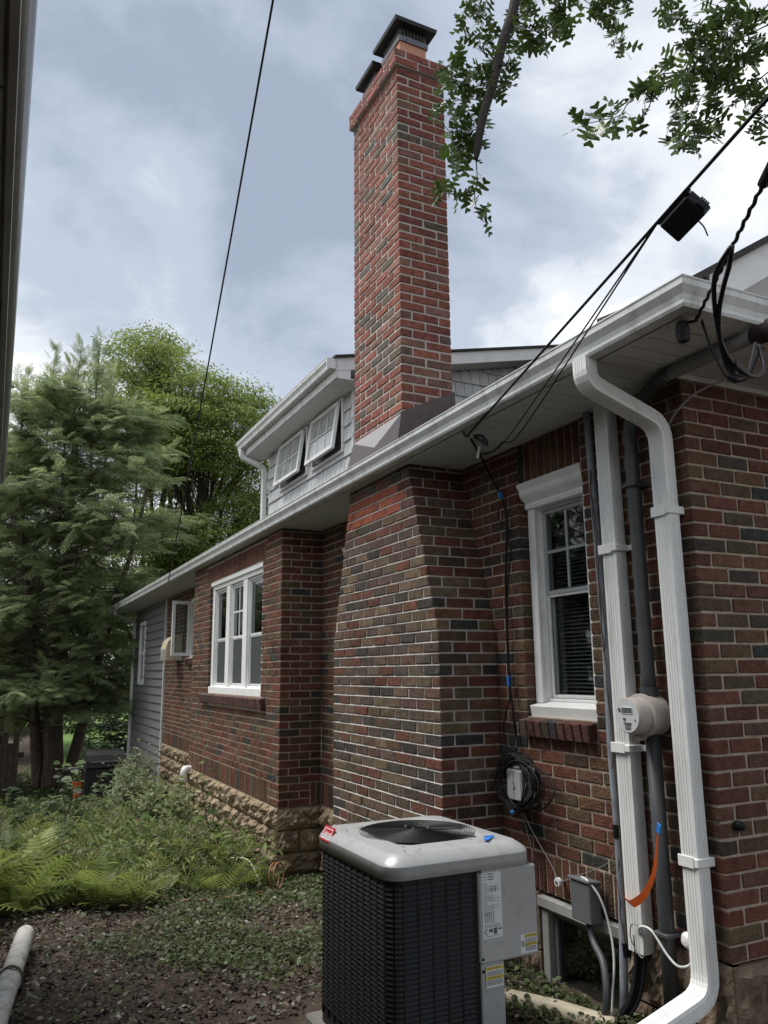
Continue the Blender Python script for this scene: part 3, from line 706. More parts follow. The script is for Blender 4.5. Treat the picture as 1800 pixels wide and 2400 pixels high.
MB().box(DE-.115, DE-.02, DG0+.004, DG0+.012, DS+.087, DS+.19).build('gutter_end_cap', M['white'], HOUSE)
def dz(x): return 4.205+.22*(x-.02)
slab('dormer_roof', [(-.02, DG0-.03, dz(-.02)+.02), (3.4, DG0-.03, dz(3.4)+.02), (3.4, DG1, dz(3.4)+.02), (-.02, DG1, dz(-.02)+.02)], .022, M['roof'], HOUSE)
a, b = .022, 3.4
def rk(d0, d1, y0, y1): return [(a, y0, dz(a)-d0), (b, y0, dz(b)-d0), (b, y0, dz(b)-d1), (a, y0, dz(a)-d1), (a, y1, dz(a)-d0), (b, y1, dz(b)-d0), (b, y1, dz(b)-d1), (a, y1, dz(a)-d1)]
MB().add(rk(.004, .135, DG0, DG0+.02), [f[::-1] for f in PF]).build('dormer_rake_board', M['white'], HOUSE)
MB().add(rk(.12, .135, DG0+.021, DY0-.01), [f[::-1] for f in PF]).build('dormer_rake_soffit', M['soffit'], HOUSE)
MB().add([(.022, DG0+.004, DS-.003), (.16, DG0+.004, DS-.003), (.16, DG0+.004, dz(.16)-.137), (.022, DG0+.004, dz(.022)-.137), (.022, DG0+.25, DS-.003), (.16, DG0+.25, DS-.003), (.16, DG0+.25, dz(.16)-.137), (.022, DG0+.25, dz(.022)-.137)], PF).build('eave_return', M['white'], HOUSE)
# ------------------------------------------------------------------ windows
def bars(mb, x0, x1, y0, y1, z0, z1, w, wt=None, bev=.003):
    "rectangular frame in the plane x, bar width w"
    wt = wt or w
    mb.box(x0, x1, y0, y0+w, z0, z1, bev); mb.box(x0, x1, y1-w, y1, z0, z1, bev)
    mb.box(x0, x1, y0+w, y1-w, z1-wt, z1, bev); mb.box(x0, x1, y0+w, y1-w, z0, z0+wt, bev); return mb
def double_hung(y0, y1, z0, z1, xf, sash_mat, parent, grid, screen_low, zr, blinds=True):
    "two sashes between y0..y1; xf = outer face of the upper sash"
    for (a, b, xo, low) in ((zr-.012, z1, xf, False), (z0, zr+.022, xf+.028, True)):
        s_ = bars(MB(), xo, xo+.026, y0, y1, a, b, .024).build('sash', sash_mat, parent)
        MB().box(xo+.010, xo+.014, y0+.022, y1-.022, a+.022, b-.022).build('pane', M['glass'], s_)
        if not low and grid:
            mb = MB(); yc = (y0+y1)/2; zc = (a+b)/2+.0
            mb.box(xo+.002, xo+.009, yc-.009, yc+.009, a+.03, b-.03).box(xo+.002, xo+.0085, y0+.03, yc-.009, zc-.009, zc+.009).box(xo+.002, xo+.0085, yc+.009, y1-.03, zc-.009, zc+.009)
            mb.build('muntin', sash_mat, s_)
        if low and screen_low:
            q = bars(MB(), xo-.024, xo-.010, y0+.004, y1-.004, a+.004, b-.03, .018).build('screen_frame', M['gutter'], s_)
            MB().box(xo-.019, xo-.017, y0+.02, y1-.02, a+.02, b-.045).build('screen', M['screen'], s_) if screen_low == 2 else None
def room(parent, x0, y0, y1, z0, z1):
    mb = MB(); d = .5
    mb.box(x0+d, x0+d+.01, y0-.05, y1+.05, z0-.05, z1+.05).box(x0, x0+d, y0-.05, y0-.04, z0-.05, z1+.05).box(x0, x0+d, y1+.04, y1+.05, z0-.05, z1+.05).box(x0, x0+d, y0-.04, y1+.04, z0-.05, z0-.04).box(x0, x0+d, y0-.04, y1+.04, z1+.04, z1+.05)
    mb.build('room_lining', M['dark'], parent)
def blinds(parent, x, y0, y1, z0, z1):
    mb = MB(); z = z0
    while z < z1: mb.obox((x, (y0+y1)/2, z), (.010, 0, .006), (0, (y1-y0)/2, 0), (-.0003, 0, .0005)); z += .022
    mb.build('blind', M['blind'], parent)
def brick_window(y0, y1, label):
    w = bpy.data.objects.new('window', None); link(w, HOUSE, label=label); z0, z1 = .92, 2.285
    mb = MB()                                                   # casing
    c = .068
    mb.box(.058, .085, y0+.004, y0+c, z0+.075, z1-.13, .004).box(.058, .085, y1-c, y1-.004, z0+.075, z1-.13, .004)
    mb.box(.085, .175, y0+.004, y0+c+.004, z0+.04, z1-.1, .004).box(.085, .175, y1-c-.004, y1-.004, z0+.04, z1-.1, .004)
    mb.build('casing', M['white'], w)
    pr = [(.1, z1-.155), (.045, z1-.155), (.040, z1-.135), (.046, z1-.120), (.012, z1-.085), (.004, z1-.07), (.002, z1-.045), (-.010, z1-.012), (-.013, z1-.004), (.1, z1-.002)]
    MB().sweep([[(x, y0-.002 if x < .0 else y0+.003, z) for x, z in pr], [(x, y1+.006 if x < 0 else y1-.003, z) for x, z in pr]]).build('head_cap', M['white'], w)
    MB().obox((.068, (y0+y1)/2, z0+.038), (.050, 0, .012), (0, (y1-y0)/2-.002, 0), (-.006, 0, .034), .003).box(.09, .17, y0+.01, y1-.01, z0+.065, z0+.082, .003).build('sill', M['white'], w)
    a, b = y0+c+.006, y1-c-.006
    bars(MB(), .100, .165, a-.012, b+.012, z0+.083, z1-.155, .016).build('jamb', M['white'], w)
    double_hung(a+.004, b-.004, z0+.098, z1-.172, .112, M['sash'], w, True, 1, z0+.70)
    blinds(w, .20, a+.06, b-.0, z0+.12, z1-.3); room(w, .24, y0, y1, z0, z1); return w
brick_window(W1[0], W1[1], 'single window with flared white head beside the electricity meter')
brick_window(W2[0], W2[1], 'window half hidden behind the chimney breast')
# triple window of the bay
w = bpy.data.objects.new('window', None); link(w, HOUSE, label='triple white window in the bay'); y0, y1, z0, z1 = WB; x0 = XB
mb = MB(); mb.box(x0+.030, x0+.11, y0, y1, z1-.10, z1-.002, .004).box(x0+.008, x0+.033, y0-.0, y1+.06, z1-.050, z1+.002, .004)
mb.build('head', M['white'], w)
mb = MB(); nw = (y1-y0); sidew = .10; mull = .15; gl = (nw-2*sidew-2*mull)/3; ys = []
yy = y0
for i, ww in enumerate((sidew, mull, mull, sidew)):
    mb.box(x0+.034, x0+.085, yy, yy+ww, z0+.075, z1-.102, .004)
    yy += ww
    if i < 3: ys.append((yy, yy+gl)); yy += gl
mb.build('mullions', M['white'], w)
MB().box(x0+.008, x0+.10, y0, y1, z0, z0+.078, .004).build('sill', M['white'], w)
for i, (a, b) in enumerate(ys):
    bars(MB(), x0+.055, x0+.12, a-.006, b+.006, z0+.078, z1-.104, .022).build('jamb', M['white'], w)
    double_hung(a+.017, b-.017, z0+.10, z1-.128, x0+.070, M['white'] if i == 1 else M['gutter'], w, i == 1, 2, z0+.63)
MB().box(x0+.155, x0+.16, ys[1][1]-.20, ys[1][1]-.02, z0+.7, z1-.15).build('curtain', M['curtain'], w)
room(w, x0+.17, y0, y1, z0, z1)
# open casement in the rear wall
w = bpy.data.objects.new('window', None); link(w, HOUSE, label='casement window with its sash standing open'); y0, y1, z0, z1 = WR
bars(MB(), .01, .10, y0, y1, z0, z1, .05).build('frame', M['white'], w)
MB().box(.01, .10, (y0+y1)/2-.03, (y0+y1)/2+.03, z0+.05, z1-.05, .003).build('mullion', M['white'], w)
MB().box(.06, .064, y0+.05, (y0+y1)/2-.03, z0+.05, z1-.05).build('pane', M['glass'], w)
MB().box(-.03, .012, y0-.02, y1+.02, z0-.03, z0-.001, .004).build('sill', M['white'], w)
hy = y1-.06; hl = .30; t = math.radians(84)
def cas(u0, u1, za, zb, t0, t1):
    d = np.array([-math.sin(t), -math.cos(t), 0]); n = np.array([-math.cos(t), math.sin(t), 0])
    c = np.array([0, hy, 0])+d*(u0+u1)/2+n*(t0+t1)/2+Z_*(za+zb)/2
    return c, d*(u1-u0)/2, n*(t1-t0)/2, Z_*(zb-za)/2
mb = MB()
for (a, b, c, d) in ((0, .05, z0+.03, z1-.03), (hl-.05, hl, z0+.03, z1-.03), (.05, hl-.05, z0+.03, z0+.08), (.05, hl-.05, z1-.08, z1-.03)): mb.obox(*cas(a, b, c, d, 0, .035), .003)
s_ = mb.build('sash', M['white'], w); MB().obox(*cas(.05, hl-.05, z0+.08, z1-.08, .014, .018)).build('pane', M['glass'], s_)
room(w, .11, y0, y1, z0, z1)
# narrow window in the grey siding
w = bpy.data.objects.new('window', None); link(w, HOUSE, label='narrow white window in the grey siding'); y0, y1, z0, z1 = WS
bars(MB(), -.03, .05, y0, y1, z0, z1, .08).build('frame', M['white'], w)
MB().box(-.005, .04, y0+.08, y1-.08, (z0+z1)/2-.02, (z0+z1)/2+.02).build('rail', M['white'], w)
MB().box(.015, .02, y0+.08, y1-.08, z0+.08, z1-.08).build('pane', M['glass'], w)
MB().box(.03, .034, y0+.05, y1-.05, z0+.05, z1-.05).build('curtain', M['curtain'], w)
# dormer awning windows, propped open
for i, (y0, y1, z0, z1) in enumerate((D1, D2)):
    w = bpy.data.objects.new('window', None); link(w, HOUSE, label=('propped open awning window next to the chimney', 'propped open awning window at the far end of the dormer')[i])
    bars(MB(), DX-.03, DX+.05, y0-.035, y1+.035, z0-.035, min(z1+.03, DS-.003), .03).build('frame', M['white'], w)
    mb = MB(); mb.box(DX-.012, DX-.004, y0, y1, z0-.005, z0+.012).box(DX+.03, DX+.04, y0-.005, y1+.005, z0-.005, z1+.005); mb.build('opening', M['dark'], w)
    t = math.radians(8); h = z1-z0+.0
    def aw(u0, u1, v0, v1, t0, t1):
        d = np.array([-math.sin(t), 0, -math.cos(t)]); n = np.array([-math.cos(t), 0, math.sin(t)])
        c = np.array([DX-.025, 0, z1-.005])+d*(v0+v1)/2+n*(t0+t1)/2+Y_*(u0+u1)/2
        return c, Y_*(u1-u0)/2, d*(v1-v0)/2, n*(t1-t0)/2
    a, b = y0+.01, y1-.01; f_ = .045; mb = MB()
    for q in ((a, a+f_, 0, h), (b-f_, b, 0, h), (a+f_, b-f_, 0, f_), (a+f_, b-f_, h-f_, h)): mb.obox(*aw(*q, 0, .035), .003)
    s_ = mb.build('sash', M['white'], w); mb = MB()
    for j in (1, 2): yc = a+f_+(b-a-2*f_)*j/3; mb.obox(*aw(yc-.006, yc+.006, f_, h-f_, .0175, .0205))
    mb.obox(*aw(a+f_, b-f_, h/2-.006, h/2+.006, .0174, .0202)); mb.build('muntin', M['white'], s_)
    MB().obox(*aw(a+f_, b-f_, f_, h-f_, .014, .017)).build('pane', M['glass_pale'], s_)
    MB().obox(*aw(a+f_, b-f_, f_, h-f_, .004, .008)).build('frosted_backing', M['curtain'], s_)
    mb = MB().tube([(DX-.02, y1-.20, z0+.02), (DX-.16, y1-.22, z0+.03)], .006, 6).box(DX-.05, DX-.02, y1-.25, y1-.12, z0+.005, z0+.03, .003); mb.build('crank_arm', M['white'], w)
# basement window
w = bpy.data.objects.new('window', None); link(w, HOUSE, label='dark basement window with peeling white frame'); y0, y1, z0, z1 = .60, 1.27, -.60, -.02
bars(MB(), .0, .06, y0, y1, z0, z1, .055, .07).build('frame', M['neigh_white'], w)
mb = MB().box(-.02, .03, y0-.01, y1+.01, z1-.055, z1-.002, .004); mb.build('head', M['neigh_white'], w)
bars(MB(), .035, .07, y0+.056, y1-.056, z0+.05, z1-.071, .03).build('sash', M['boxdark'], w)
MB().box(.05, .054, y0+.08, y1-.08, z0+.05, z1-.1).build('pane', M['glass'], w)
room(w, .072, y0, y1, z0, z1)

# ------------------------------------------------------------------ downspouts (parts of the house)
def ds_profile(wy, wx, ribs=4):
    "corrugated rectangular pipe, local (a,b)"
    P = []; r = .010
    def side(p, q, n):
        p, q = np.array(p), np.array(q); d = (q-p)/np.linalg.norm(q-p); nn = np.array([d[1], -d[0]])
        Ls = np.linalg.norm(q-p)
        for i in range(ribs):
            c = (i+.5)/ribs*Ls*.8+.1*Ls; w_ = Ls*.8/ribs*.22
            for o, dep in ((-w_, 0), (-w_*.4, -.0025), (w_*.4, -.0025), (w_, 0)): P.append(p+d*(c+o)+nn*dep)
    a, b = wy/2, wx/2
    side((-a+r, -b), (a-r, -b), ribs); P.extend([np.array((a-r*.3, -b+r*.3))])
    side((a, -b+r), (a, b-r), ribs); P.extend([np.array((a-r*.3, b-r*.3))])
    side((a-r, b), (-a+r, b), ribs); P.extend([np.array((-a+r*.3, b-r*.3))])
    side((-a, b-r), (-a, -b+r), ribs); P.extend([np.array((-a+r*.3, -b+r*.3))])
    return P
def run_pipe(path, prof, uvec):
    "sweep a profile: local a along uvec (kept), b across"
    path = [np.asarray(p, float) for p in path]; R = []; n = len(path); u0 = np.asarray(uvec, float)
    for i in range(n):
        t = path[min(i+1, n-1)]-path[max(i-1, 0)]; t /= np.linalg.norm(t)
        u = u0-t*(u0@t); u /= np.linalg.norm(u); v = np.cross(t, u)
        R.append([path[i]+u*a+v*b for a, b in prof])
    return R
def elbowed(pts, r=.06, n=6):
    "round the corners of a polyline"
    P = [np.asarray(p, float) for p in pts]; out = [P[0]]
    for i in range(1, len(P)-1):
        a = P[i-1]-P[i]; b = P[i+1]-P[i]; ra = min(r, np.linalg.norm(a)*.45, np.linalg.norm(b)*.45)
        a = P[i]+a/np.linalg.norm(a)*ra; b = P[i]+b/np.linalg.norm(b)*ra
        for t in np.linspace(0, 1, n): out.append((1-t)**2*a+2*t*(1-t)*P[i]+t*t*b)
    out.append(P[-1]); return out
dsy = .092
path = elbowed([(-.505, .072, 2.545), (-.505, .072, 2.43), (-.062, dsy, 2.30), (-.062, dsy, 1.0), (-.062, dsy, -.13), (-.50, .075, -.235), (-1.0, .05, -.33)], .085)
D = MB().sweep(run_pipe(path, ds_profile(.094, .070), Y_)).build('downspout', M['down'], HOUSE, label='white corrugated downspout at the house corner')
for zc in (1.885, .385):
    MB().box(-.102, -.002, dsy-.053, dsy+.053, zc-.019, zc+.019, .004)  .box(-.106, -.100, dsy-.03, dsy+.056, zc-.024, zc+.024, .003).build('strap', M['down'], D)
cvy = .468
CV = MB().sweep(run_pipe([(-.045, cvy, SOF), (-.045, cvy, 1.2), (-.045, cvy, -.072)], ds_profile(.102, .072), Y_)).build('line_cover', M['down'], HOUSE, label='white ribbed pipe cover ending above the ground')
for zc in (1.765, .815):
    mb = MB().box(-.092, -.006, cvy-.062, cvy+.062, zc-.017, zc+.017, .004).box(-.012, -.002, cvy-.17, cvy-.055, zc-.014, zc+.014, .003).box(-.094, -.090, cvy-.03, cvy+.064, zc-.024, zc+.024, .003)
    mb.build('strap', M['white'], CV)
# far downspout of the main gutter and the dormer's
path = elbowed([(-.50, 15.35, 2.54), (-.50, 15.35, 2.44), (-.05, 15.55, 2.30), (-.05, 15.55, -1.5)], .07)
MB().sweep(run_pipe(path, ds_profile(.085, .06, 2), Y_)).build('downspout', M['down'], HOUSE, label='white downspout at the far end of the grey siding')
path = elbowed([(-.04, 7.36, 4.09), (-.04, 7.36, 3.99), (.24, 7.25, 3.84), (.24, 7.25, 2.8)], .07)
MB().sweep(run_pipe(path, ds_profile(.085, .06, 2), Y_)).build('downspout', M['down'], HOUSE, label='short white downspout of the dormer')

# ------------------------------------------------------------------ neighbour's house on the left
NB = thing('neighbour_house', 'neighbouring house of which only the dark eave and gutter show at the left edge', 'house')
NE, NZ, NY1 = -2.842, 2.60, 4.10
MB().box(-3.45, -3.25, -9, NY1-.35, -1.0, NZ+.05).build('wall', M['neigh_wall'], NB)
mb = MB(); y = -8.9
while y < NY1-.45: mb.box(-3.252, -3.240, y, y+.005, -1, NZ); y += 4
mb.build('corner_board', M['neigh_white'], NB)
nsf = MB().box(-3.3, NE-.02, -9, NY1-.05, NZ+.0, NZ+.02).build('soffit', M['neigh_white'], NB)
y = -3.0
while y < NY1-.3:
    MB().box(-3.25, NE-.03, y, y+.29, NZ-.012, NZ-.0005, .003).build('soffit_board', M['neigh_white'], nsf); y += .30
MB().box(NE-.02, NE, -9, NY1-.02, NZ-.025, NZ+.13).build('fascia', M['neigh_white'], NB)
R = []
for y in (-9, NY1): R.append([(NE+.002+.05+.05*math.cos(q), y, NZ+.085-.06*math.sin(q)) for q in np.linspace(math.pi, 0, 9)]+[(NE+.002+.05+.046*math.cos(q), y, NZ+.087-.056*math.sin(q)) for q in np.linspace(0, math.pi, 9)])
R = [[(p[0]-.072, p[1], p[2]) for p in r] for r in R]
MB().sweep(R).build('gutter', M['neigh_gutter'], NB, smooth=True)
slab('roof', [(NE-.03, -9, NZ+.14), (-6.5, -9, NZ+1.3), (-6.5, NY1, NZ+1.3), (NE-.03, NY1, NZ+.14)], .04, M['roof'], NB)

# ------------------------------------------------------------------ electricity meter, conduits, boxes
my, mz = .288, .972
T = thing('electricity_meter', 'round grey electricity meter with a small display on the dark conduit', 'meter', loc=(0, 0, 0))
MB().lathe([(.0, -.02), (.088, -.02), (.090, -.028), (.090, -.105), (.086, -.112)], (0, my, mz), (1, 0, 0), 32).build('socket', M['meterbody'], T, smooth=False)
MB().lathe([(.088, -.108), (.097, -.110), (.097, -.126), (.088, -.128)], (0, my, mz), (1, 0, 0), 32).build('ring', M['meterbody'], T)
MB().lathe([(.084, -.124), (.080, -.188), (.076, -.196), (.0, -.197)], (0, my, mz), (1, 0, 0), 32).build('cover', M['meterbody'], T, smooth=False)
FC = MB().lathe([(.072, -.1965), (.072, -.1995), (0, -.2)], (0, my, mz), (1, 0, 0), 32).build('face', M['meterface'], T)
MB().box(-.2030, -.2000, my-.032, my+.032, mz+.012, mz+.036, .001).build('display', M['lcd'], FC)
bars(MB(), -.2025, -.2000, my-.036, my+.036, mz+.008, mz+.040, .004).build('display_frame', M['badge_white'], FC)
mb = MB().box(-.2022, -.2000, my+.012, my+.026, mz-.020, mz-.008).box(-.2022, -.2000, my-.05, my-.044, mz-.02, mz-.014)
for i, (w_, dz_) in enumerate(((.05, -.030), (.042, -.036), (.036, -.042), (.04, -.050), (.03, -.056))): mb.box(-.2022, -.2000, my-w_/2, my+w_/2, mz+dz_-.001, mz+dz_+.001)
mb.lathe([(.009, -.2000), (.009, -.2022)], (0, my+.048, mz+.026), (1, 0, 0), 10)
mb.build('face_marks', M['ink'], FC)
MB().tube([(-.055, my, mz-.088), (-.11, my+.02, mz-.100), (-.15, my+.02, mz-.102)], .014, 8).build('seal_latch', M['meterbody'], T)
T = thing('conduit', 'dark grey service conduit rising past the meter to the eave', 'conduit')
P_ = smooth_path([(-.058, my-.0, mz+.06), (-.058, my, 1.7), (-.058, my, 2.26), (-.062, .262, 2.38), (-.085, .15, 2.455), (-.115, .0, 2.492), (-.120, -.06, 2.496)], 6)
MB().tube(P_, .032, 16).build('upper_pipe', M['conduit'], T, smooth=True)
MB().tube([(-.058, my, mz-.06), (-.058, my, .2), (-.055, my+.01, -.4)], .033, 16).build('lower_pipe', M['conduit'], T, smooth=True)
MB().tube([(-.058, my, mz+.085), (-.058, my, mz+.125)], .042, 16).build('coupling', M['conduit'], T)
mb = MB().tube([(-.12, -.03, 2.494), (-.12, -.30, 2.494), (-.12, -.52, 2.494)], .030, 16); mb.build('eave_pipe', M['cable_grey'], T, smooth=True)
WH = MB().lathe([(.0, .0), (.036, .002), (.040, .03), (.040, .075), (.052, .08), (.056, .14), (.045, .17), (.0, .178)], (-.12, -.50, 2.494), (0, -1, -.12), 20).build('weatherhead', M['rust'], T)
for zc in (2.05, .05): MB().box(-.10, -.002, my-.045, my+.045, zc-.008, zc+.008, .002).build('clamp', M['conduit'], T)
T = thing('thin_conduit', 'thin blue grey conduit climbing the wall beside the window', 'conduit')
MB().tube(smooth_path([(-.03, .622, 2.53), (-.03, .612, 2.2), (-.03, .600, 1.7), (-.028, .592, 1.3), (-.032, .596, .8), (-.03, .590, .4), (-.03, .596, .05), (-.05, .60, -.3), (-.07, .615, -.45)], 6), .020, 12).build('pipe', M['conduit_blue'], T, smooth=True)
for zc in (.42, -.1): MB().tube([(-.03, .590, zc-.03), (-.03, .590, zc+.03)], .0235, 12).build('coupling', M['cable'], T)
mb = MB(); rr = random.Random(3)
for s_ in range(2):
    p = np.array([-.052, .60-.01*s_, 2.2]); Q = []
    for i in range(40): Q.append(p.copy()); p = p+np.array([rr.uniform(-.003, .003), rr.uniform(-.012, .010), -.058]); p[0] = min(-.045, max(-.075, p[0])); p[1] = min(.63, max(.555, p[1]))
    mb.tube(smooth_path(Q, 2), .0028, 5)
tag(mb.build('dead_vine', M['twig']), 'dry vine stems twisting along the thin blue grey conduit', 'vine')
T = thing('phone_box', 'light grey telephone box inside the black cable coil', 'utility box')
y0, y1, z0, z1 = 1.262, 1.402, .465, .632
MB().box(-.055, -.004, y0-.004, y1+.004, z0-.03, z1+.01, .008).build('base', M['boxgrey'], T)
bx_ = MB().box(-.105, -.057, y0, y1, z0, z1, .008).build('lid', M['boxgrey'], T)
MB().box(-.107, -.104, (y0+y1)/2-.0015, (y0+y1)/2+.0015, z0+.005, z1-.005).build('seam', M['boxdark'], bx_)
MB().obox((-.1065, (y0+y1)/2-.004, z0+.085), (.0015, 0, 0), (0, .012, .012), (0, .002, -.002)).obox((-.1065, (y0+y1)/2-.004, z0+.068), (.0015, 0, 0), (0, .012, -.007), (0, .002, .002)).build('emblem', M['boxdark'], bx_)
MB().box(-.08, -.05, y0-.018, y0-.001, z0+.075, z0+.10, .003).build('hasp', M['boxgrey'], T)
T = thing('disconnect_box', 'dark grey electrical disconnect box over the basement window', 'electrical box')
MB().box(-.10, -.028, .742, .888, -.03, .150, .005).build('body', M['boxdark'], T)
MB().obox((-.066, .815, .158), (.042, 0, -.006), (0, .080, 0), (.001, 0, .007), .003).build('hood', M['boxdark'], T)
MB().tube([(-.06, .80, -.03), (-.06, .80, -.055)], .017, 10).build('hub', M['conduit'], T)
tag(MB().tube(smooth_path([(-.06, .80, -.05), (-.075, .76, -.11), (-.11, .66, -.165), (-.15, .60, -.26), (-.17, .60, -.36), (-.19, .66, -.45)], 8), .017, 10).build('flexible_conduit', M['conduit'], smooth=True), 'dark flexible conduit curving down from the disconnect box', 'conduit')
mb = MB()
for i, (dy, dx) in enumerate(((0, 0), (.022, -.01), (-.024, -.012), (.005, -.03))):
    mb.tube(smooth_path([(-.045+dx, cvy+dy, .0), (-.05+dx, cvy+dy, -.15), (-.09+dx, cvy+.03+dy, -.30), (-.18+dx, cvy+.12+dy, -.42), (-.32, cvy+.28+dy, -.47)], 6), .016 if i < 2 else .007, 8)
tag(mb.build('line_set', M['cable'], smooth=True), 'black insulated pipes leaving the bottom of the ribbed cover', 'pipe')
# cables on the wall
def cable(name, label, pts, r, material, n=8, cat='cable', sub=8, group=None):
    return tag(MB().tube(smooth_path(pts, sub), r, n).build(name, material, smooth=True), label, cat, group)
s5 = 330/1659; NN = lambda x, y: (1070+x*s5, 1000+y*s5); NN2 = lambda x, y: (1070+x*s5, 1400+y*s5)
def onwall(p, x=-.03): return at(p[0], p[1], 0, x)
A_ = [at(*NN(170, 150), 2, 2.515), at(*NN(260, 300), 0, -.24), at(*NN(330, 440), 0, -.06), onwall(NN(430, 640)), onwall(NN(530, 830)), onwall(NN(580, 1000)), onwall(NN(595, 1200)), onwall(NN(585, 1600)), onwall(NN(585, 2100)), onwall(NN2(600, 500)), onwall(NN2(622, 980)), onwall(NN2(660, 1300)), onwall(NN2(700, 1650)), onwall(NN2(705, 1800), -.06)]
cable('wall_cable', 'black cable hanging down the brick from the eave to the coil', A_, .0075, M['cable'])
B_ = [onwall(NN(560, 900), -.035), onwall(NN(500, 960), -.05), onwall(NN(490, 1060), -.05), onwall(NN(540, 1140), -.04), onwall(NN(610, 1180), -.04), onwall(NN(620, 1350), -.045), onwall(NN(640, 1500), -.05), onwall(NN(610, 1800), -.045), onwall(NN(600, 2150), -.045), onwall(NN2(605, 600), -.045), onwall(NN2(630, 1000), -.045), onwall(NN2(625, 1200), -.06), onwall(NN2(575, 1380), -.08), onwall(NN2(555, 1560), -.08), onwall(NN2(590, 1750), -.07), onwall(NN2(680, 1810), -.07)]
cable('wall_cable', 'thinner black cable looping beside the window above the coil', B_, .0048, M['cable'])
mb = MB(); rr = random.Random(8); cy_, cz_ = 1.32, .565
for i in range(15):
    ry, rz = rr.uniform(.115, .20), rr.uniform(.115, .158); oy, oz, ox = rr.uniform(-.025, .03), rr.uniform(-.02, .015), -.055-rr.uniform(0, .075)
    if i > 11: ry += .05; oy -= .06
    ph = rr.uniform(0, 6)
    mb.tube([(ox+.012*math.sin(2*q+ph), cy_+oy+ry*math.cos(q), cz_+oz+rz*math.sin(q)+.008*math.sin(3*q+ph)) for q in np.linspace(0, 2*math.pi*.97, 34)], rr.uniform(.0028, .0052), 6)
tag(mb.build('cable_coil', M['cable'], smooth=True), 'coil of black cable hung round the grey telephone box', 'cable')
mb = MB().box(-.143, -.13, 1.298, 1.322, .402, .420, .004); tag(mb.build('blue_tape', M['blue']), 'blue tape tied at the bottom of the black cable coil', 'tape')
p = onwall(NN2(620, 990), -.04); tag(MB().box(p[0]-.012, p[0]+.012, p[1]-.010, p[1]+.010, p[2]-.032, p[2]+.032, .004).build('blue_tape', M['blue']), 'blue tape wrapped round the cable left of the window', 'tape')
p = onwall(NN(520, 810), -.04); tag(MB().obox(p, (.012, 0, 0), (0, .009, 0), (0, .004, .022), .003).build('blue_tape', M['blue']), 'blue tape on the cable high up under the eave', 'tape')
s9 = 580/1659; S_ = lambda x, y: (1220+x*s9, 1950+y*s9)
T = thing('wire_insulator', 'small white ceramic ring insulator on the wall above the basement window', 'insulator')
MB().lathe([(.010, -.030), (.022, -.030), (.022, -.048), (.010, -.048)], (0, 1.06, .092), (1, 0, 0), 16).build('ring', M['badge_white'], T)
MB().tube([(0.0, 1.06, .092), (-.055, 1.06, .092)], .008, 8).build('bolt', M['boxdark'], T)
for pts, nm in (([(-.07, 1.30, .40), (-.05, 1.24, .30), (-.03, 1.13, .17), (-.035, 1.07, .10)], 'pair of thin wires from the coil to the white insulator'),
                ([(-.07, 1.32, .40), (-.05, 1.29, .28), (-.03, 1.27, .15)], 'thin grey wire hanging straight down from the coil')):
    cable('wire', nm, pts, .0028, M['cable_grey'], 6)
cable('wire', 'thin dusty wire sagging from the insulator to the blue grey conduit', [(-.035, 1.05, .09), (-.02, .95, .14), (-.02, .80, .20), (-.03, .66, .27), (-.03, .60, .35)], .0022, M['cable_grey'], 6)
cable('wire', 'white wire draped over the disconnect box', [(-.07, .83, .168), (-.09, .76, .166), (-.07, .70, .10), (-.05, .67, -.02), (-.06, .64, -.15), (-.09, .63, -.30), (-.12, .62, -.45)], .0055, M['cable_white'], 7)
cable('wire', 'white wire running behind the corner downspout', [(-.06, .45, -.02), (-.10, .41, .05), (-.10, .34, .055), (-.09, .27, -.02), (-.08, .22, -.055), (-.05, .19, -.05), (-.04, .17, -.02)], .0055, M['cable_white'], 7)
cable('wire', 'loose grey wire loop below the ribbed cover', [(-.09, .40, .05), (-.10, .46, .05), (-.10, .47, -.02), (-.09, .42, -.08), (-.09, .40, -.02), (-.09, .415, .05)], .003, M['cable_grey'], 6)
cable('wire', 'pale wire rising beside the corner downspout', [(-.07, .155, .97), (-.04, .165, .80), (-.04, .158, .6), (-.03, .13, .5)], .0042, M['cable_white'], 6)
T = thing('white_sensor', 'small white round fitting half behind the corner downspout', 'sensor')
MB().lathe([(.030, -.003), (.034, -.012), (.034, -.040), (.020, -.055), (0, -.058)], (0, .195, .045), (1, 0, 0), 18).build('body', M['badge_white'], T, smooth=False)
MB().tube([(-.02, .195, .075), (-.02, .195, .10)], .008, 8).build('neck', M['badge_white'], T)
T = thing('wall_spotlight', 'small black fitting with a wire on the front brick wall', 'light fitting')
p = at(1727, 1935, 1, -.01)
MB().lathe([(.018, 0), (.022, .010), (.020, .03), (.010, .042), (0, .043)], (p[0], -.002, p[2]), (.15, -1, 0), 12).build('body', M['cable'], T)
MB().tube(smooth_path([(p[0], -.02, p[2]-.02), (p[0]-.02, -.03, p[2]-.045), (p[0]-.06, -.02, p[2]-.055), (p[0]-.10, -.015, p[2]-.05)], 6), .002, 5).build('wire', M['cable_grey'], T)
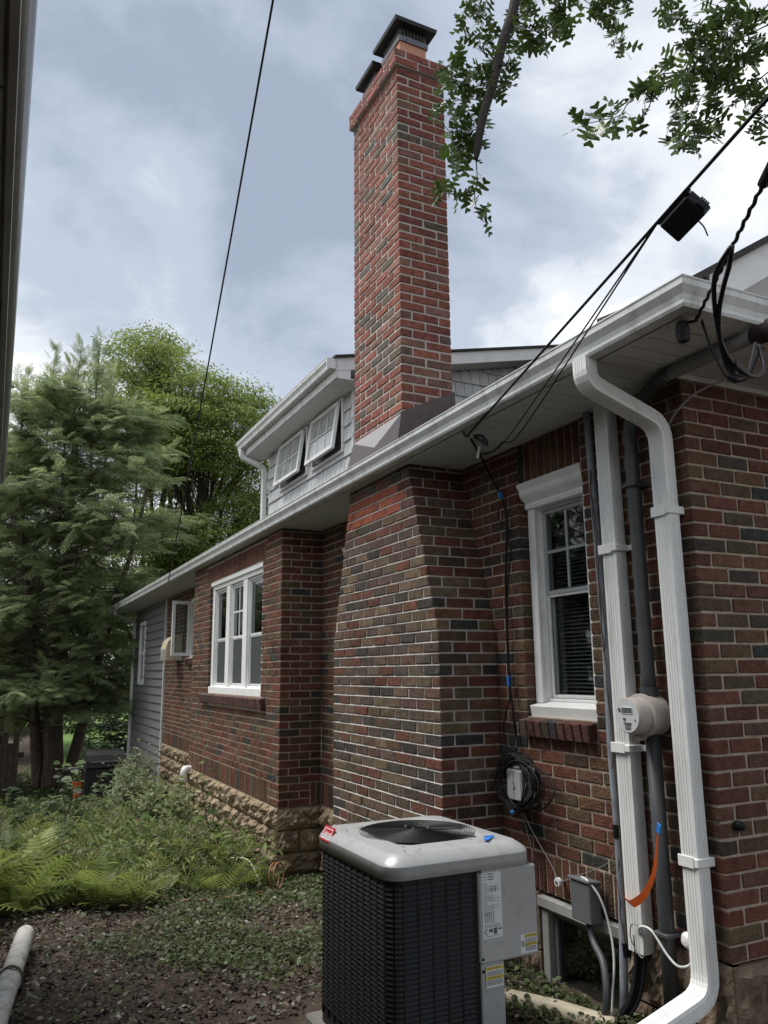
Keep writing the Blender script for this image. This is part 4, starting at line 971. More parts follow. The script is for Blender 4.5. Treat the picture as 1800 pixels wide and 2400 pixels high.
# orange ribbon
P_ = smooth_path([(-.105, .252, .478), (-.11, .262, .40), (-.115, .285, .30), (-.118, .345, .205), (-.115, .42, .150), (-.108, .455, .142), (-.098, .50, .152), (-.088, .535, .163)], 8)
mb = MB(); R = []
for i, p in enumerate(P_):
    w_ = .006+.011*min(1, i/30); q = i/len(P_)*2.0
    d = np.array([-.35, .2+.3*math.sin(q), .8]); d /= np.linalg.norm(d); R.append([p-d*w_, p+d*w_])
mb.sweep(R, False, False); o = mb.build('orange_ribbon', M['orange']); tag(o, 'orange marking ribbon draped from the conduit over the ribbed cover', 'ribbon')
tag(MB().obox((-.104, .245, .492), (.004, 0, 0), (0, .011, .006), (0, -.006, .020), .002).build('blue_tape', M['blue']), 'scrap of blue tape holding the orange ribbon to the conduit', 'tape')

# ------------------------------------------------------------------ overhead lines
hook = np.array([-.43, 1.19, 2.505]); far = at(1800, 230, 1, -1.3); dirv = far-hook
end = hook+dirv*7.0+np.array([0, 0, .9])
T = thing('service_drop', 'pair of black overhead wires from the eave up to the right', 'overhead wire')
P1 = [hook+dirv*t+np.array([0, 0, .9])*(max(0, t-1.05)/5.95)**2 for t in np.linspace(0, 7, 30)]
MB().tube(P1, .0058, 8).build('messenger', M['cable'], T, smooth=True)
s_bx = at(1622, 512, 1, -1.3)
k_ = float(np.argmin([np.linalg.norm(project(np.array([p]))[0][0]-np.array([1580, 545])) for p in P1])); _ts = np.linspace(0, 1, 400); pj = hook+dirv*_ts[int(np.argmin(np.linalg.norm(project(hook+dirv*_ts[:, None])[0]-np.array([1578, 545]), axis=1)))]
for off, nm in (((-.02, .03, .0), 0), ((.02, .05, -.01), 1)):
    q0 = at(*NN(300, 310), 0, -.27)+np.array([0, off[1]*.3, off[2]])
    Q = [q0, at(*NN(420, 290), 0, -.30)+np.array([0, .0, -.004*nm]), at(*NN(560 if nm else 530, 190), 0, -.36), at(*NN(800 if nm else 700, 0), 0, -.46)]
    Q = smooth_path(Q+[pj], 10)
    MB().tube(Q, .0036, 6).build('strand', M['cable'], T, smooth=True)
T2 = thing('splice_box', 'black rectangular splice box hanging on the overhead wires', 'box')
d = dirv/np.linalg.norm(dirv); vw = pj-CAM; vw /= np.linalg.norm(vw); e2 = np.cross(vw, d); e2 /= np.linalg.norm(e2); e2 = e2 if e2@_r2 > 0 else -e2; e3 = np.cross(d, e2)
ppm = np.linalg.norm(project(np.array([pj+d*.1]))[0][0]-project(np.array([pj]))[0][0])/.1; hl_ = 46/ppm; pw = project(np.array([pj]))[1][0]/FPX; hw_ = 30*pw
c = pj+d*hl_+e2*(hw_+8*pw)
BXO = MB().obox(c, d*hl_, e2*hw_, e3*.024, .006).build('body', M['cable'], T2)
mb = MB()
for k in range(4): mb.obox(c+e2*(hw_*.2*k-.0)+d*(hl_+.003), d*.006, e2*(hw_*.09), e3*.018, .001)
mb.build('ragged_lip', M['cable'], T2)
MB().tube(smooth_path([c+e2*hw_+d*hl_*.3, c+e2*(hw_+18*pw)+d*hl_*.25, c+e2*(hw_+38*pw)+d*hl_*.05], 5), .0026, 5).build('tail_wire', M['cable'], T2)
MB().obox(pj+d*hl_+e2*2*pw, d*hl_*1.12, e2*(6*pw), e3*.010, .002).build('clamp', M['cable'], T2)
T = thing('wire_hook', 'black wire clamp and white wedge where the overhead wires meet the eave', 'clamp')
q = at(*NN(150, 130), 2, 2.51)
MB().tube([hook+np.array([0, 0, .02])+.02*np.array([math.cos(t), 0, math.sin(t)]) for t in np.linspace(0, 5.5, 14)], .006, 6).build('ring', M['cable'], T)
MB().obox(at(*NN(260, 300), 0, -.30), np.array([.008, 0, 0]), np.array([0, .006, 0]), np.array([0, -.012, .035]), .003).build('wedge', M['badge_white'], T)
MB().tube(smooth_path([at(*NN(210, 110), 0, -.42), at(*NN(300, 110), 0, -.42), at(*NN(360, 210), 0, -.42), at(*NN(300, 170), 0, -.42), at(*NN(210, 120), 0, -.42)], 6), .009, 6).build('strap', M['cable'], T)
s7 = 300/1475; QQ = lambda x, y: (1500+x*s7, 500+y*s7)
T = thing('service_cable', 'twisted black service cable hooked to the soffit at the right edge', 'overhead wire')
a0 = at(*QQ(640, 1240), 2, 2.51); up_ = at(1800, 408, 1, -1.2)
P_ = [a0+(up_-a0)*t for t in np.linspace(0, 5, 40)]
MB().tube([p+np.array([.003*math.cos(i*1.5), 0, .003*math.sin(i*1.5)]) for i, p in enumerate([a0+(up_-a0)*t for t in np.linspace(0, 1.0, 60)])], .0065, 6).build('messenger', M['cable'], T, smooth=True)
MB().tube([up_+(up_-a0)*t for t in np.linspace(-.05, 4, 6)], .017, 8).build('twisted_bundle', M['cable'], T, smooth=True)
MB().lathe([(0, -.05), (.022, -.04), (.028, 0), (.022, .04), (0, .045)], a0+np.array([-.03, .04, -.035]), (0, 0, 1), 10).build('insulator', M['cable'], T)
MB().tube([a0+np.array([-.03, .04, 0]), a0], .006, 6).build('hook', M['cable'], T)
sp = a0+(up_-a0)*.82
wh_ = np.array([-.13, -.66, 2.44])
for i, pts in enumerate(([QQ(1050, 380), QQ(900, 620), QQ(855, 800), QQ(865, 1100), QQ(920, 1450), QQ(980, 1700), QQ(1060, 1830), QQ(1180, 1860), QQ(1260, 1790), QQ(1330, 1500)],
                         [QQ(1060, 380), QQ(1030, 600), QQ(960, 860), QQ(910, 1150), QQ(930, 1480), QQ(1060, 1720), QQ(1210, 1840), QQ(1340, 1880), QQ(1430, 1780), QQ(1370, 1520)],
                         [QQ(690, 1170), QQ(780, 1440), QQ(900, 1720), QQ(1000, 1880), QQ(1140, 1935), QQ(1260, 1860), QQ(1360, 1640), QQ(1430, 1530)])):
    n_ = len(pts); Q = [at(*p, 1, -1.12+(.46*j/(n_-1)) if i < 2 else -.45-.2*j/(n_-1)) for j, p in enumerate(pts)]
    MB().tube(smooth_path(Q, 6), (.0075, .0075, .005)[i], 7).build('drip_loop', M['cable'], T, smooth=True)
    m_ = Q[n_-5]; m2 = Q[n_-4]; MB().tube([m_+(m2-m_)*.1, m_+(m2-m_)*.9], .013, 8).build('connector', M['cable'], T)
cable('ground_wire', 'grey wire running from the eave loops down to the brick corner', [at(*QQ(960, 1930), 1, -.06), at(*QQ(800, 1990), 1, -.05), at(*QQ(600, 2100), 1, -.04), (-.03, .02, 2.34), (-.03, .08, 2.28)], .006, M['cable_grey'], 6)
a0 = np.array([-.55, 9.3, 2.52]); u_ = at(640, 0, 1, 1.5)
pts = [a0+(u_-a0)*t-np.array([0, 0, .06*4*t*(1-t)]) for t in np.linspace(0, 1, 20)]; pts += [u_+(u_-pts[-2])*t for t in (2, 6, 14)]
tag(MB().tube(pts, .0075, 6).build('overhead_wire', M['cable'], smooth=True), 'single thin wire crossing the sky left of the chimney down to the far eave', 'overhead wire')
# ------------------------------------------------------------------ air conditioner
AX0, AX1, AY0, AY1 = -1.268, -.545, .565, 1.40; AZ0, AZR, AZT = -.435, .335, .425
AC = thing('air_conditioner', 'grey and black outdoor air conditioner with red badge and fan grille on top', 'air conditioner', loc=(0, 0, 0))
def rrect(x0, x1, y0, y1, r, z, n=7):
    P = []
    for cx, cy, a0 in ((x1-r, y1-r, 0), (x0+r, y1-r, 90), (x0+r, y0+r, 180), (x1-r, y0+r, 270)):
        for i in range(n): q = math.radians(a0+90*i/(n-1)); P.append((cx+r*math.cos(q), cy+r*math.sin(q), z))
    return P
def ins(d, z, r): return rrect(AX0+d, AX1-d, AY0+d, AY1-d, r, z)
cx, cy, FR = (AX0+AX1)/2, (AY0+AY1)/2+.01, .285
def circ(r, z, like):
    return [(cx+r*math.cos(q), cy+r*math.sin(q), z) for q in [math.atan2(p[1]-cy, p[0]-cx) for p in like]]
base_ring = ins(.10, AZT+.010, .06)
rings = [ins(.012, AZR-.004, .075), ins(-.002, AZR, .085), ins(-.002, AZR+.052, .085), ins(.006, AZR+.066, .082), ins(.034, AZT-.004, .07), ins(.044, AZT+.002, .065), base_ring,
         circ(FR+.035, AZT+.010, base_ring), circ(FR+.008, AZT+.004, base_ring), circ(FR, AZT-.012, base_ring), circ(FR, AZT-.10, base_ring)]
tcm = MB()
for a_, b_ in ((0, 3), (2, 6), (5, 8), (7, 11)): tcm.sweep(rings[a_:b_], True, False)
tcm.build('top_cover', M['ac_grey'], AC, smooth=True)
MB().lathe([(0, 0), (FR-.001, 0), (FR-.001, .01), (0, .01)], (cx, cy, AZT-.16), (0, 0, 1), 32).build('fan_well', M['dark'], AC)
mb = MB()
for i in range(5):
    q0 = i*2*math.pi/5; R = []
    for t in np.linspace(0, 1, 5):
        r = .06+t*.20; w_ = .35+.1*t
        R.append([(cx+r*math.cos(q0-w_/2), cy+r*math.sin(q0-w_/2), AZT-.10), (cx+r*math.cos(q0+w_/2+.25), cy+r*math.sin(q0+w_/2+.25), AZT-.135)])
    mb.sweep(R, False, False)
mb.build('fan_blades', M['dark'], AC)
G_ = bpy.data.objects.new('fan_grille', None); link(G_, AC)
nr = 21
for i in range(nr):
    r = .045+(FR-.012-.045)*i/(nr-1); zz_ = AZT+.008+.012*(1-(r/FR)**2)
    MB().tube([(cx+r*math.cos(q), cy+r*math.sin(q), zz_) for q in np.linspace(0, 2*math.pi, 41)], .0023, 5, False).build('grille_ring', M['ac_black'], G_, smooth=True)
for i in range(8):
    q = i*math.pi/4+.2
    MB().tube([(cx+r*math.cos(q+.5*(r/FR)), cy+r*math.sin(q+.5*(r/FR)), AZT+.004+.012*(1-(r/FR)**2)) for r in np.linspace(.02, FR+.008, 8)], .0028, 5).build('grille_spoke', M['ac_black'], G_)
MB().lathe([(.0, .016), (.075, .014), (.078, .0), (.06, -.12), (0, -.12)], (cx, cy, AZT), (0, 0, 1), 20).build('motor', M['ac_black'], AC)
for q in (.8, 2.4, 3.9, 5.5): MB().lathe([(0, 0), (.007, 0), (.007, .012), (0, .013)], (cx+.055*math.cos(q), cy+.055*math.sin(q), AZT+.020), (0, 0, 1), 8).build('bolt', M['chrome'], AC)
cut = [p for p in rrect(AX0+.016, AX1-.016, AY0+.016, AY1-.016, .07, 0) if not (p[0] > -.73 and p[1] < .9)]
k_ = max(range(len(cut)), key=lambda i: (cut[i][1] < .7)*(cut[i][0]+5))
cut = cut[:k_+1]+[(-.725, AY0+.016, 0), (-.70, AY0+.17, 0), (-.575, AY0+.32, 0)]+cut[k_+1:]
MB().sweep([[(p[0], p[1], z_) for p in cut] for z_ in (AZ0+.03, -.04)]).sweep([ins(.016, -.04, .07), ins(.016, AZR, .07)]).build('coil_cabinet', M['ac_black'], AC)
MB().sweep([[(p[0], p[1], z_) for p in cut] for z_ in (AZ0, AZ0+.029)]).build('base_pan', M['ac_black'], AC)
# louvres
PITCH = .0196; rows = int((AZR-.035-(AZ0+.06))/PITCH); colw = .068
mb = MB().add([(-.029, -.008, -.004), (.029, -.008, -.004), (.030, -.001, .007), (-.030, -.001, .007), (-.030, .004, -.006), (.030, .004, -.006), (.030, .004, .007), (-.030, .004, .007)], PF)
lv_f = np_mesh('louvre', np.concatenate(mb.V), mb.F); lv_f.materials.append(M['ac_black'])
V_ = np.concatenate(mb.V); V_l = np.stack([V_[:, 1], -V_[:, 0], V_[:, 2]], -1); lv_l = np_mesh('louvre', V_l, mb.F); lv_l.materials.append(M['ac_black'])
fx = [AX0+.105+i*colw for i in range(5)]; ly_ = [AY0+.105+i*colw for i in range(10)]
spots = []; CURVE = MB()
for r in range(rows):
    z = AZR-.035-r*PITCH
    for x_ in fx: spots.append((lv_f, (x_, AY0+.016, z)))
    for y_ in ly_: spots.append((lv_l, (AX0+.016, y_, z)))
    for q in np.linspace(0, 1, 3)[:-1]:
        A0 = math.pi+q*math.pi/2+.12; A1 = A0+math.pi/4-.24*.5; c0 = np.array([AX0+.016+.07, AY0+.016+.07])
        ring_ = []
        for a in np.linspace(A0, A1, 4): ring_.append([(c0[0]+rr_*math.cos(a), c0[1]+rr_*math.sin(a), z+dz_) for rr_, dz_ in ((.077, -.005), (.070, .007), (.066, .007), (.066, -.006))])
        CURVE.sweep(ring_)
uv, dep = project(np.array([s_[1] for s_ in spots])); vis = [(1/dep[i]**2 if uv[i, 1] < 2400 else 1e-3/dep[i]) for i in range(len(spots))]
top = set(np.argsort(-np.array(vis))[:300].tolist())
LP = bpy.data.objects.new('louvre_panel', None); link(LP, AC)
for i, (me, loc) in enumerate(spots):
    if i in top: share('louvre', me, LP, loc)
    else: CURVE.add(np.array([v.co for v in me.vertices])+np.array(loc), [tuple(p.vertices) for p in me.polygons])
CURVE.build('louvres', M['ac_black'], LP, kind='stuff')
mb = MB()
for x_ in [AX0+.105-colw/2+i*colw for i in range(6)]: mb.box(x_-.003, x_+.003, AY0+.011, AY0+.02, AZ0+.04, AZR-.02)
for y_ in [AY0+.105-colw/2+i*colw for i in range(11)]: mb.box(AX0+.011, AX0+.02, y_-.004, y_+.004, AZ0+.04, AZR-.02)
mb.build('panel_ribs', M['ac_black'], LP)
# control box and corner post
px0 = -.842
MB().box(px0, AX1+.004, AY0-.002, AY0+.16, -.035, AZR-.002, .006).build('control_box', M['ac_grey'], AC)
PO = MB().box(px0+.004, -.722, AY0+.002, AY0+.12, AZ0+.004, -.036, .004).build('corner_post', M['ac_grey'], AC)
mb = MB()
for x_, z_ in ((px0+.012, -.015), (px0+.012, -.062)): mb.lathe([(0, 0), (.006, 0), (.006, .004), (0, .005)], (x_, AY0-.001, z_), (0, -1, 0), 8)
for x_ in (AX0+.14, px0-.04, px0+.01): mb.lathe([(0, 0), (.006, 0), (.006, .004), (0, .005)], (x_, AY0+.000, AZR-.006), (0, -1, 0), 8)
for y_ in (AY0+.13, AY0+.42, AY0+.72): mb.lathe([(0, 0), (.006, 0), (.006, .004), (0, .005)], (AX0+.001, y_, AZR-.006), (-1, 0, 0), 8)
mb.build('screws', M['cable'], AC)
def sticker(name, x0, x1, z0, z1, lines, parent, y=AY0-.0035):
    s_ = MB().box(x0, x1, y, y+.0012, z0, z1).build(name, M['paper'], parent); mb = MB()
    for (a, b, c, d) in lines: mb.box(x0+a*(x1-x0), x0+b*(x1-x0), y-.0004, y+.0002, z1-d*(z1-z0), z1-c*(z1-z0))
    mb.build('print', M['ink'], s_); return s_
rl = random.Random(2); ln = []
for i in range(3): ln.append((.03, .28, .02+.04*i, .028+.04*i)); ln.append((.32, .62, .018+.04*i, .034+.04*i))
for i in range(26): q = .15+i*.0205; ln.append((.04, rl.choice((.25, .4, .9, .6)), q, q+.006))
for i in range(4): q = .22+i*.022; ln.append((.45, .55, q, q+.012)); ln.append((.62, .72, q, q+.012))
for i in range(5):
    a_ = .10+.105*i
    for j in range(14): q = .60+.0125*j; ln.append((a_, a_+.07, q, q+.006))
for i in range(3): ln.append((.06, .9, .795+.018*i, .801+.018*i))
ln += [(.30, .50, .86, .91), (.54, .72, .85, .945), (.76, .97, .86, .885), (.1, .85, .965, .972)]
sx0 = px0+.016
RP = sticker('rating_label', sx0, sx0+.098, .062, AZR-.012, ln, AC)
mb = MB(); cxr, czr = sx0+.017, .062+.10*(AZR-.074)
for rr_ in (.0085, .0045): mb.tube([(cxr+rr_*math.cos(q), AY0-.0040, czr+rr_*1.25*math.sin(q)) for q in np.linspace(.9, 2*math.pi-.9, 14)], .0013, 4)
mb.build('certification_mark', M['ink'], RP)
def warning(x0, x1, z0, z1, hand):
    s_ = sticker('warning_label', x0, x1, z0, z1, [(.28 if hand else .04, .95, .26+i*.055, .285+i*.055) for i in range(4)]+[(.28 if hand else .04, .95, .66+i*.05, .685+i*.05) for i in range(5)], AC)
    xa = x0+(.26*(x1-x0) if hand else 0)
    for zc, wd in ((z1-.11*(z1-z0), 'CAUTION' if hand else 'CAUTION'), (z1-.55*(z1-z0), 'WARNING')):
        b_ = MB().box(xa, x1, AY0-.0042, AY0-.0030, zc-.0062, zc+.0062).build('yellow_band', M['yellow'], s_)
        text_part(wd, .0105, ((xa+x1)/2+.004, AY0-.0046, zc), (1, 0, 0), (0, 0, 1), M['ink'], s_, .0001)
        xx = (xa+x1)/2-.026
        MB().add([(xx-.005, AY0-.0044, zc-.004), (xx+.005, AY0-.0044, zc-.004), (xx, AY0-.0044, zc+.005)], [(0, 1, 2)]).build('warning_triangle', M['ink'], s_)
    if hand:
        xh = x0+.115*(x1-x0); zh = (z0+z1)/2
        mb = MB().box(xh+.001, xh+.007, AY0-.0042, AY0-.003, zh-.012, zh+.012).tube([(xh-.009, AY0-.004, zh+.013), (xh-.003, AY0-.004, zh+.006), (xh-.007, AY0-.004, zh-.002), (xh-.001, AY0-.004, zh-.009)], .0012, 4); mb.build('shock_symbol', M['ink'], s_)
warning(AX1-.092, AX1-.008, -.022, .055, True); warning(px0+.022, -.732, -.128, -.045, False)
# red maker's badge on the bevelled rim
bn = np.array([-.86, 0, .5]); bn /= np.linalg.norm(bn); uy = np.array([0, -1., 0]); uz = np.cross(uy, -bn)*-1
uz = np.array([.5, 0, .86]); uz /= np.linalg.norm(uz); bc = np.array([AX0+.018, AY1-.135, AZR+.071])-uz*.001+bn*.004
BDG = MB().obox(bc, uy*.062, uz*.036, bn*.003, .002).build('badge', M['red'], AC)
mb = MB()
for a_, b_, c_, d_ in ((-.052, .052, .022, .025), (-.052, .052, -.025, -.022), (-.052, -.049, -.022, .022), (.049, .052, -.022, .022)): mb.obox(bc+uy*(a_+b_)/2+uz*(c_+d_)/2+bn*.0034, uy*(b_-a_)/2, uz*(d_-c_)/2, bn*.0006)
mb.build('badge_frame', M['badge_white'], BDG)
text_part('Coleman', .032, bc+bn*.0036, uy, uz, M['badge_white'], BDG, .0005, shear=.12)
mb = MB(); rr = random.Random(31)
for i in range(26):
    a_ = rr.uniform(0, 6.28); x_, y_ = rr.uniform(AX0+.05, AX1-.05), rr.uniform(AY0+.05, AY1-.05)
    if math.hypot(x_-cx, y_-cy) < FR+.03: continue
    mb.obox((x_, y_, AZT+.0125), (.006*math.cos(a_), .006*math.sin(a_), .001), (-.0025*math.sin(a_), .0025*math.cos(a_), 0), (0, 0, .0006))
mb.build('debris', M['twig'], AC, kind='stuff')
tag(MB().box(-1.295, -.50, .49, 1.45, -.60, AZ0, .012).build('concrete_pad', M['concrete']), 'low concrete pad under the air conditioner', 'pad')
mb = MB().obox((-.72, .66, AZT+.0155), (.034, .028, 0), (-.006, .008, 0), (0, 0, .0015)).obox((-.70, .685, AZT+.018), (.020, -.012, .002), (.004, .008, 0), (0, 0, .0015))
tag(mb.build('blue_tape', M['blue']), 'torn blue tape lying on the air conditioner top', 'tape')

# ------------------------------------------------------------------ pipes and small things on the ground
a_, b_ = at(57*1.0+2, 2190, 2, -.46), at(-20, 2420, 2, -.40)
T = thing('drain_pipe', 'white plastic drain pipe lying on the soil at the lower left', 'pipe'); dv = (b_-a_)/np.linalg.norm(b_-a_)
a_ = a_-dv*.0
MB().sweep([MB().tube([a_+dv*t, a_+dv*(t+.01)], .056, 20).V[0][:20] for t in (0, .9, 2.6)], True, False).build('pipe', M['pvc'], T, smooth=True)
MB().tube([a_+dv*.85, a_+dv*.97], .061, 20).build('coupling', M['pvc'], T, smooth=True)
MB().tube([a_+dv*.004, a_+dv*.2], .047, 20).build('bore', M['dark'], T)
mb = MB(); rr = random.Random(4)
for i in range(5): mb.tube(smooth_path([a_+dv*(.93+rr.uniform(-.03, .05))+.066*(math.cos(q)*np.array([dv[1], -dv[0], 0])+math.sin(q)*Z_) for q in np.linspace(-.4, 3.4, 8)], 3), .003, 5)
mb.build('root_band', M['twig'], T)
a_, b_ = at(*S_(-90, 1125), 2, -.435), at(*S_(640, 1330), 2, -.40)
tag(MB().tube(smooth_path([a_, (a_+b_)/2+np.array([0, 0, .01]), b_], 8), .050, 18).build('drain_pipe', M['cream'], smooth=True), 'cream drain pipe half buried below the basement window', 'pipe')
s4 = .36166; DD = lambda x, y: (200+x*s4, 1300+y*s4)
p = at(*DD(640, 1425), 0, -.50)
T = thing('vent_elbow', 'white plastic pipe elbow poking out of the stone foundation', 'pipe')
MB().tube(smooth_path([p+np.array([.12, .05, .05]), p+np.array([.03, .02, .06]), p+np.array([0, 0, .03]), p+np.array([-.01, -.01, -.07])], 6), .048, 14).build('elbow', M['pvc'], T, smooth=True)
MB().tube([p+np.array([-.008, -.008, -.045]), p+np.array([-.011, -.011, -.08])], .054, 14).build('socket', M['pvc'], T)
T = thing('vent_hood', 'beige rounded vent hood on the rear brick wall beside the casement', 'vent')
R = []
for y_ in (10.75, 11.20):
    R.append([(-.003, y_, 1.40), (-.26, y_, 1.40), (-.265, y_, 1.60), (-.24, y_, 1.70), (-.17, y_, 1.78), (-.06, y_, 1.82), (-.003, y_, 1.83)])
MB().sweep(R).build('hood', M['cream'], T)
mb = MB()
for i in range(6): mb.box(-.272, -.262, 10.78, 11.17, 1.415+i*.03, 1.430+i*.03)
mb.build('grille', M['boxgrey'], T)
# covered grill and paint bucket at the back
gp = at(222, 1905, 2, -1.27); T = thing('barbecue_grill', 'black barbecue grill standing behind the shrubs by the grey siding', 'grill')
x_, y_ = gp[0]+.05, gp[1]; z_ = float(gz(x_, y_))
MB().box(x_-.30, x_+.42, y_-.25, y_+.25, z_+.05, z_+.78, .02).build('cabinet', M['grill'], T)
R = []
for xx in (x_-.28, x_+.40): R.append([(xx, y_+.27*math.cos(q), z_+.80+.30*math.sin(q)) for q in np.linspace(0, math.pi, 9)])
MB().sweep(R).build('lid', M['grill'], T); MB().tube([(x_-.2, y_-.30, z_+.90), (x_+.32, y_-.30, z_+.90)], .014, 8).build('handle', M['bandmetal'], T)
MB().box(x_-.62, x_-.31, y_-.22, y_+.22, z_+.76, z_+.80, .01).build('side_shelf', M['grill'], T)
for sx in (-.25, .37): MB().lathe([(0, -.02), (.07, -.02), (.07, .02), (0, .02)], (x_+sx, y_-.2, z_+.07), (0, 1, 0), 14).build('wheel', M['cable'], T)
bp = at(183, 1898, 2, -1.22); x_, y_ = bp[0], bp[1]; z_ = float(gz(x_, y_))
T = thing('bucket', 'orange and white bucket on a dark stand near the tree trunks', 'bucket')
MB().lathe([(0, 0), (.19, 0), (.16, .26), (0, .26)], (x_, y_, z_), (0, 0, 1), 18).build('stand', M['grill'], T)
MB().lathe([(0, .262), (.105, .262), (.115, .36)], (x_, y_, z_), (0, 0, 1), 18).build('lower_band', M['orange'], T)
MB().lathe([(.115, .36), (.12, .41)], (x_, y_, z_), (0, 0, 1), 18).build('white_band', M['badge_white'], T)
MB().lathe([(.12, .41), (.13, .52), (.135, .525), (.135, .54), (0, .541)], (x_, y_, z_), (0, 0, 1), 18).build('rim', M['orange'], T)
sp = at(172, 1960, 2, -.98); rr = random.Random(12)
SCR = ('largest dark roofing scrap, lying flat at the bottom of the pile by the ferns', 'dark roofing scrap tilted on the near side of the pile by the ferns', 'dark roofing scrap at the left end of the pile by the ferns', 'dark roofing scrap on top of the pile by the ferns')
for i in range(4):
    c = np.array([sp[0]+(0, .05, -.33, .06)[i], sp[1]+(0, -.30, .05, .1)[i], 0]); c[2] = gz(c[0], c[1])+(.03, .05, .05, .075)[i]; q = rr.uniform(0, 3); k = (1.5, .9, 1.0, .8)[i]; tl_ = (.0, .22, .1, .08)[i]
    o = MB().obox(c, np.array([math.cos(q), math.sin(q), tl_])*.22*k, np.array([-math.sin(q), math.cos(q), -tl_*.5])*.14*k, Z_*.006, .002).build('roofing_scrap', M['roof'])
    tag(o, SCR[i], 'roofing scrap', 'roofing scraps in the pile by the ferns')
# loose orange cord by the bay corner
mb = MB(); c = at(640, 2085, 2, -.56)
mb.tube([(c[0]+.07*math.cos(q)+.006*q, c[1]+.02*math.sin(q)+.05*math.cos(q), c[2]+.10+.10*math.sin(q)) for q in np.linspace(-1.5, 11, 40)], .006, 6)
p0 = np.array([c[0], c[1], c[2]+.0]); mb.tube(smooth_path([p0, p0+np.array([-.35, -.2, .04]), p0+np.array([-.7, -.1, .03]), p0+np.array([-1.0, .2, .03])], 8), .006, 6)
M['cord'] = mat('orange_cord', (.36, .17, .10), .6, var=.2)
tag(mb.build('extension_cord', M['cord'], smooth=True), 'faded orange cord looped on the ground at the stone corner of the bay', 'cord')
p0 = at(345, 2075, 2, -.60); tag(MB().tube(smooth_path([p0+np.array([-.05, 0, .02]), p0+np.array([.02, .1, .12]), p0+np.array([.14, .1, .14]), p0+np.array([.22, .02, .04]), p0+np.array([.3, -.05, .03]), p0+np.array([.1, -.12, .03])], 8), .006, 6).build('extension_cord', M['cord'], smooth=True), 'faded orange cord half hidden among the ferns', 'cord')
p0 = at(541, 2010, 2, -.4); tag(MB().tube(smooth_path([p0, p0+np.array([.08, -.25, .02]), p0+np.array([.12, -.42, -.10]), p0+np.array([.10, -.5, -.16])], 6), .005, 5).build('dry_stem', mat('pale_stem', (.5, .5, .33), .7)), 'pale bent dry stem in front of the ferns', 'stem')
# fence behind the hemlock
rr = random.Random(6)
T = thing('old_fence', 'weathered grey picket fence in the dark shade at the left edge', 'fence')
for i in range(16):
    x_ = -3.75+i*.10; y_ = 14.6+.02*i; z_ = float(gz(x_, y_)); h = rr.uniform(1.2, 1.5)
    MB().obox((x_, y_, z_+h/2), (.055, 0, 0), (0, .012, 0), (rr.uniform(-.02, .02), 0, h/2), .004).build('picket', M['bark'], T)
for z_ in (.35, 1.0): MB().box(-3.8, -2.1, 14.95, 14.98, -1.38+z_, -1.28+z_, .004).build('rail', M['bark'], T)
# ------------------------------------------------------------------ vegetation
def rot_frames(D, R_, droop=0.0):
    "orthonormal frames (n,3,3) with x along D and random roll"
    D = D/np.linalg.norm(D, axis=1, keepdims=True); n = len(D)
    up = np.tile(Z_, (n, 1))+R_.normal(0, .35, (n, 3))
    y_ = np.cross(up, D); y_ /= np.linalg.norm(y_, axis=1, keepdims=True); z_ = np.cross(D, y_)
    return np.stack([D, y_, z_], 1)
def scatter(tv, tf, pos, frames, scale):
    "copy a template (tv verts, tf faces) to every pos"
    n, k = len(pos), len(tv)
    V = np.einsum('ij,njk->nik', tv, frames)*scale[:, None, None]+pos[:, None, :]
    F = (tf[None]+(np.arange(n)*k)[:, None, None]).reshape(-1, tf.shape[1])
    return V.reshape(-1, 3), F
def shade_cols(base, n, k, R_, amt=.25, tip=None):
    c = np.array(base)[None]*(1+R_.uniform(-amt, amt, (n, 1)))
    if tip is not None:
        m_ = R_.random((n, 1)); c = c*(1-m_)+np.array(tip)[None]*m_
    return np.repeat(c, k, 0)
# leaf templates: x along the leaf
LEAF_V = np.array([[0, 0, 0], [.28, .20, .05], [.68, .19, .03], [1, 0, -.10], [.68, -.19, .03], [.28, -.20, .05], [.5, 0, -.02]])
LEAF_F = np.array([[0, 1, 6, 5], [1, 2, 3, 6], [5, 6, 3, 4]])
NARROW_V = LEAF_V*np.array([1, .75, 1]); BROAD_V = LEAF_V*np.array([1, 1.9, 1.4])
def strip(a, b, w0, w1, V, F):
    a, b = np.array(a, float), np.array(b, float); d = b-a; n = np.array([-d[1], d[0], 0]); n /= np.linalg.norm(n)+1e-9; i = len(V)
    V += [a-n*w0, b-n*w1, b+n*w1, a+n*w0]; F.append([i, i+1, i+2, i+3])
def spray_template(seed, nside=9):
    "flat drooping conifer spray, unit length"
    r = random.Random(seed); V = []; F = []
    f = lambda t: -.22*t*t
    for i in range(4): t0, t1 = i/4, (i+1)/4; strip((t0, 0, f(t0)), (t1, 0, f(t1)), .022*(1.1-t0), .022*(1.1-t1), V, F)
    for i in range(nside):
        t = .08+.84*i/(nside-1); ln = .42*(1-t)**.7*r.uniform(.75, 1.15)+.05
        for s_ in (-1, 1):
            e_ = (t+ln*.62, s_*ln*.72, f(t)-ln*r.uniform(.15, .5)); strip((t, 0, f(t)), e_, .020, .007, V, F)
            if ln > .16:
                m_ = [(t+e_[0])/2, e_[1]/2, (f(t)+e_[2])/2]
                strip(m_, (m_[0]+ln*.30, m_[1]+s_*ln*.06, m_[2]-ln*.12), .016, .005, V, F)
    return np.array(V), np.array(F)
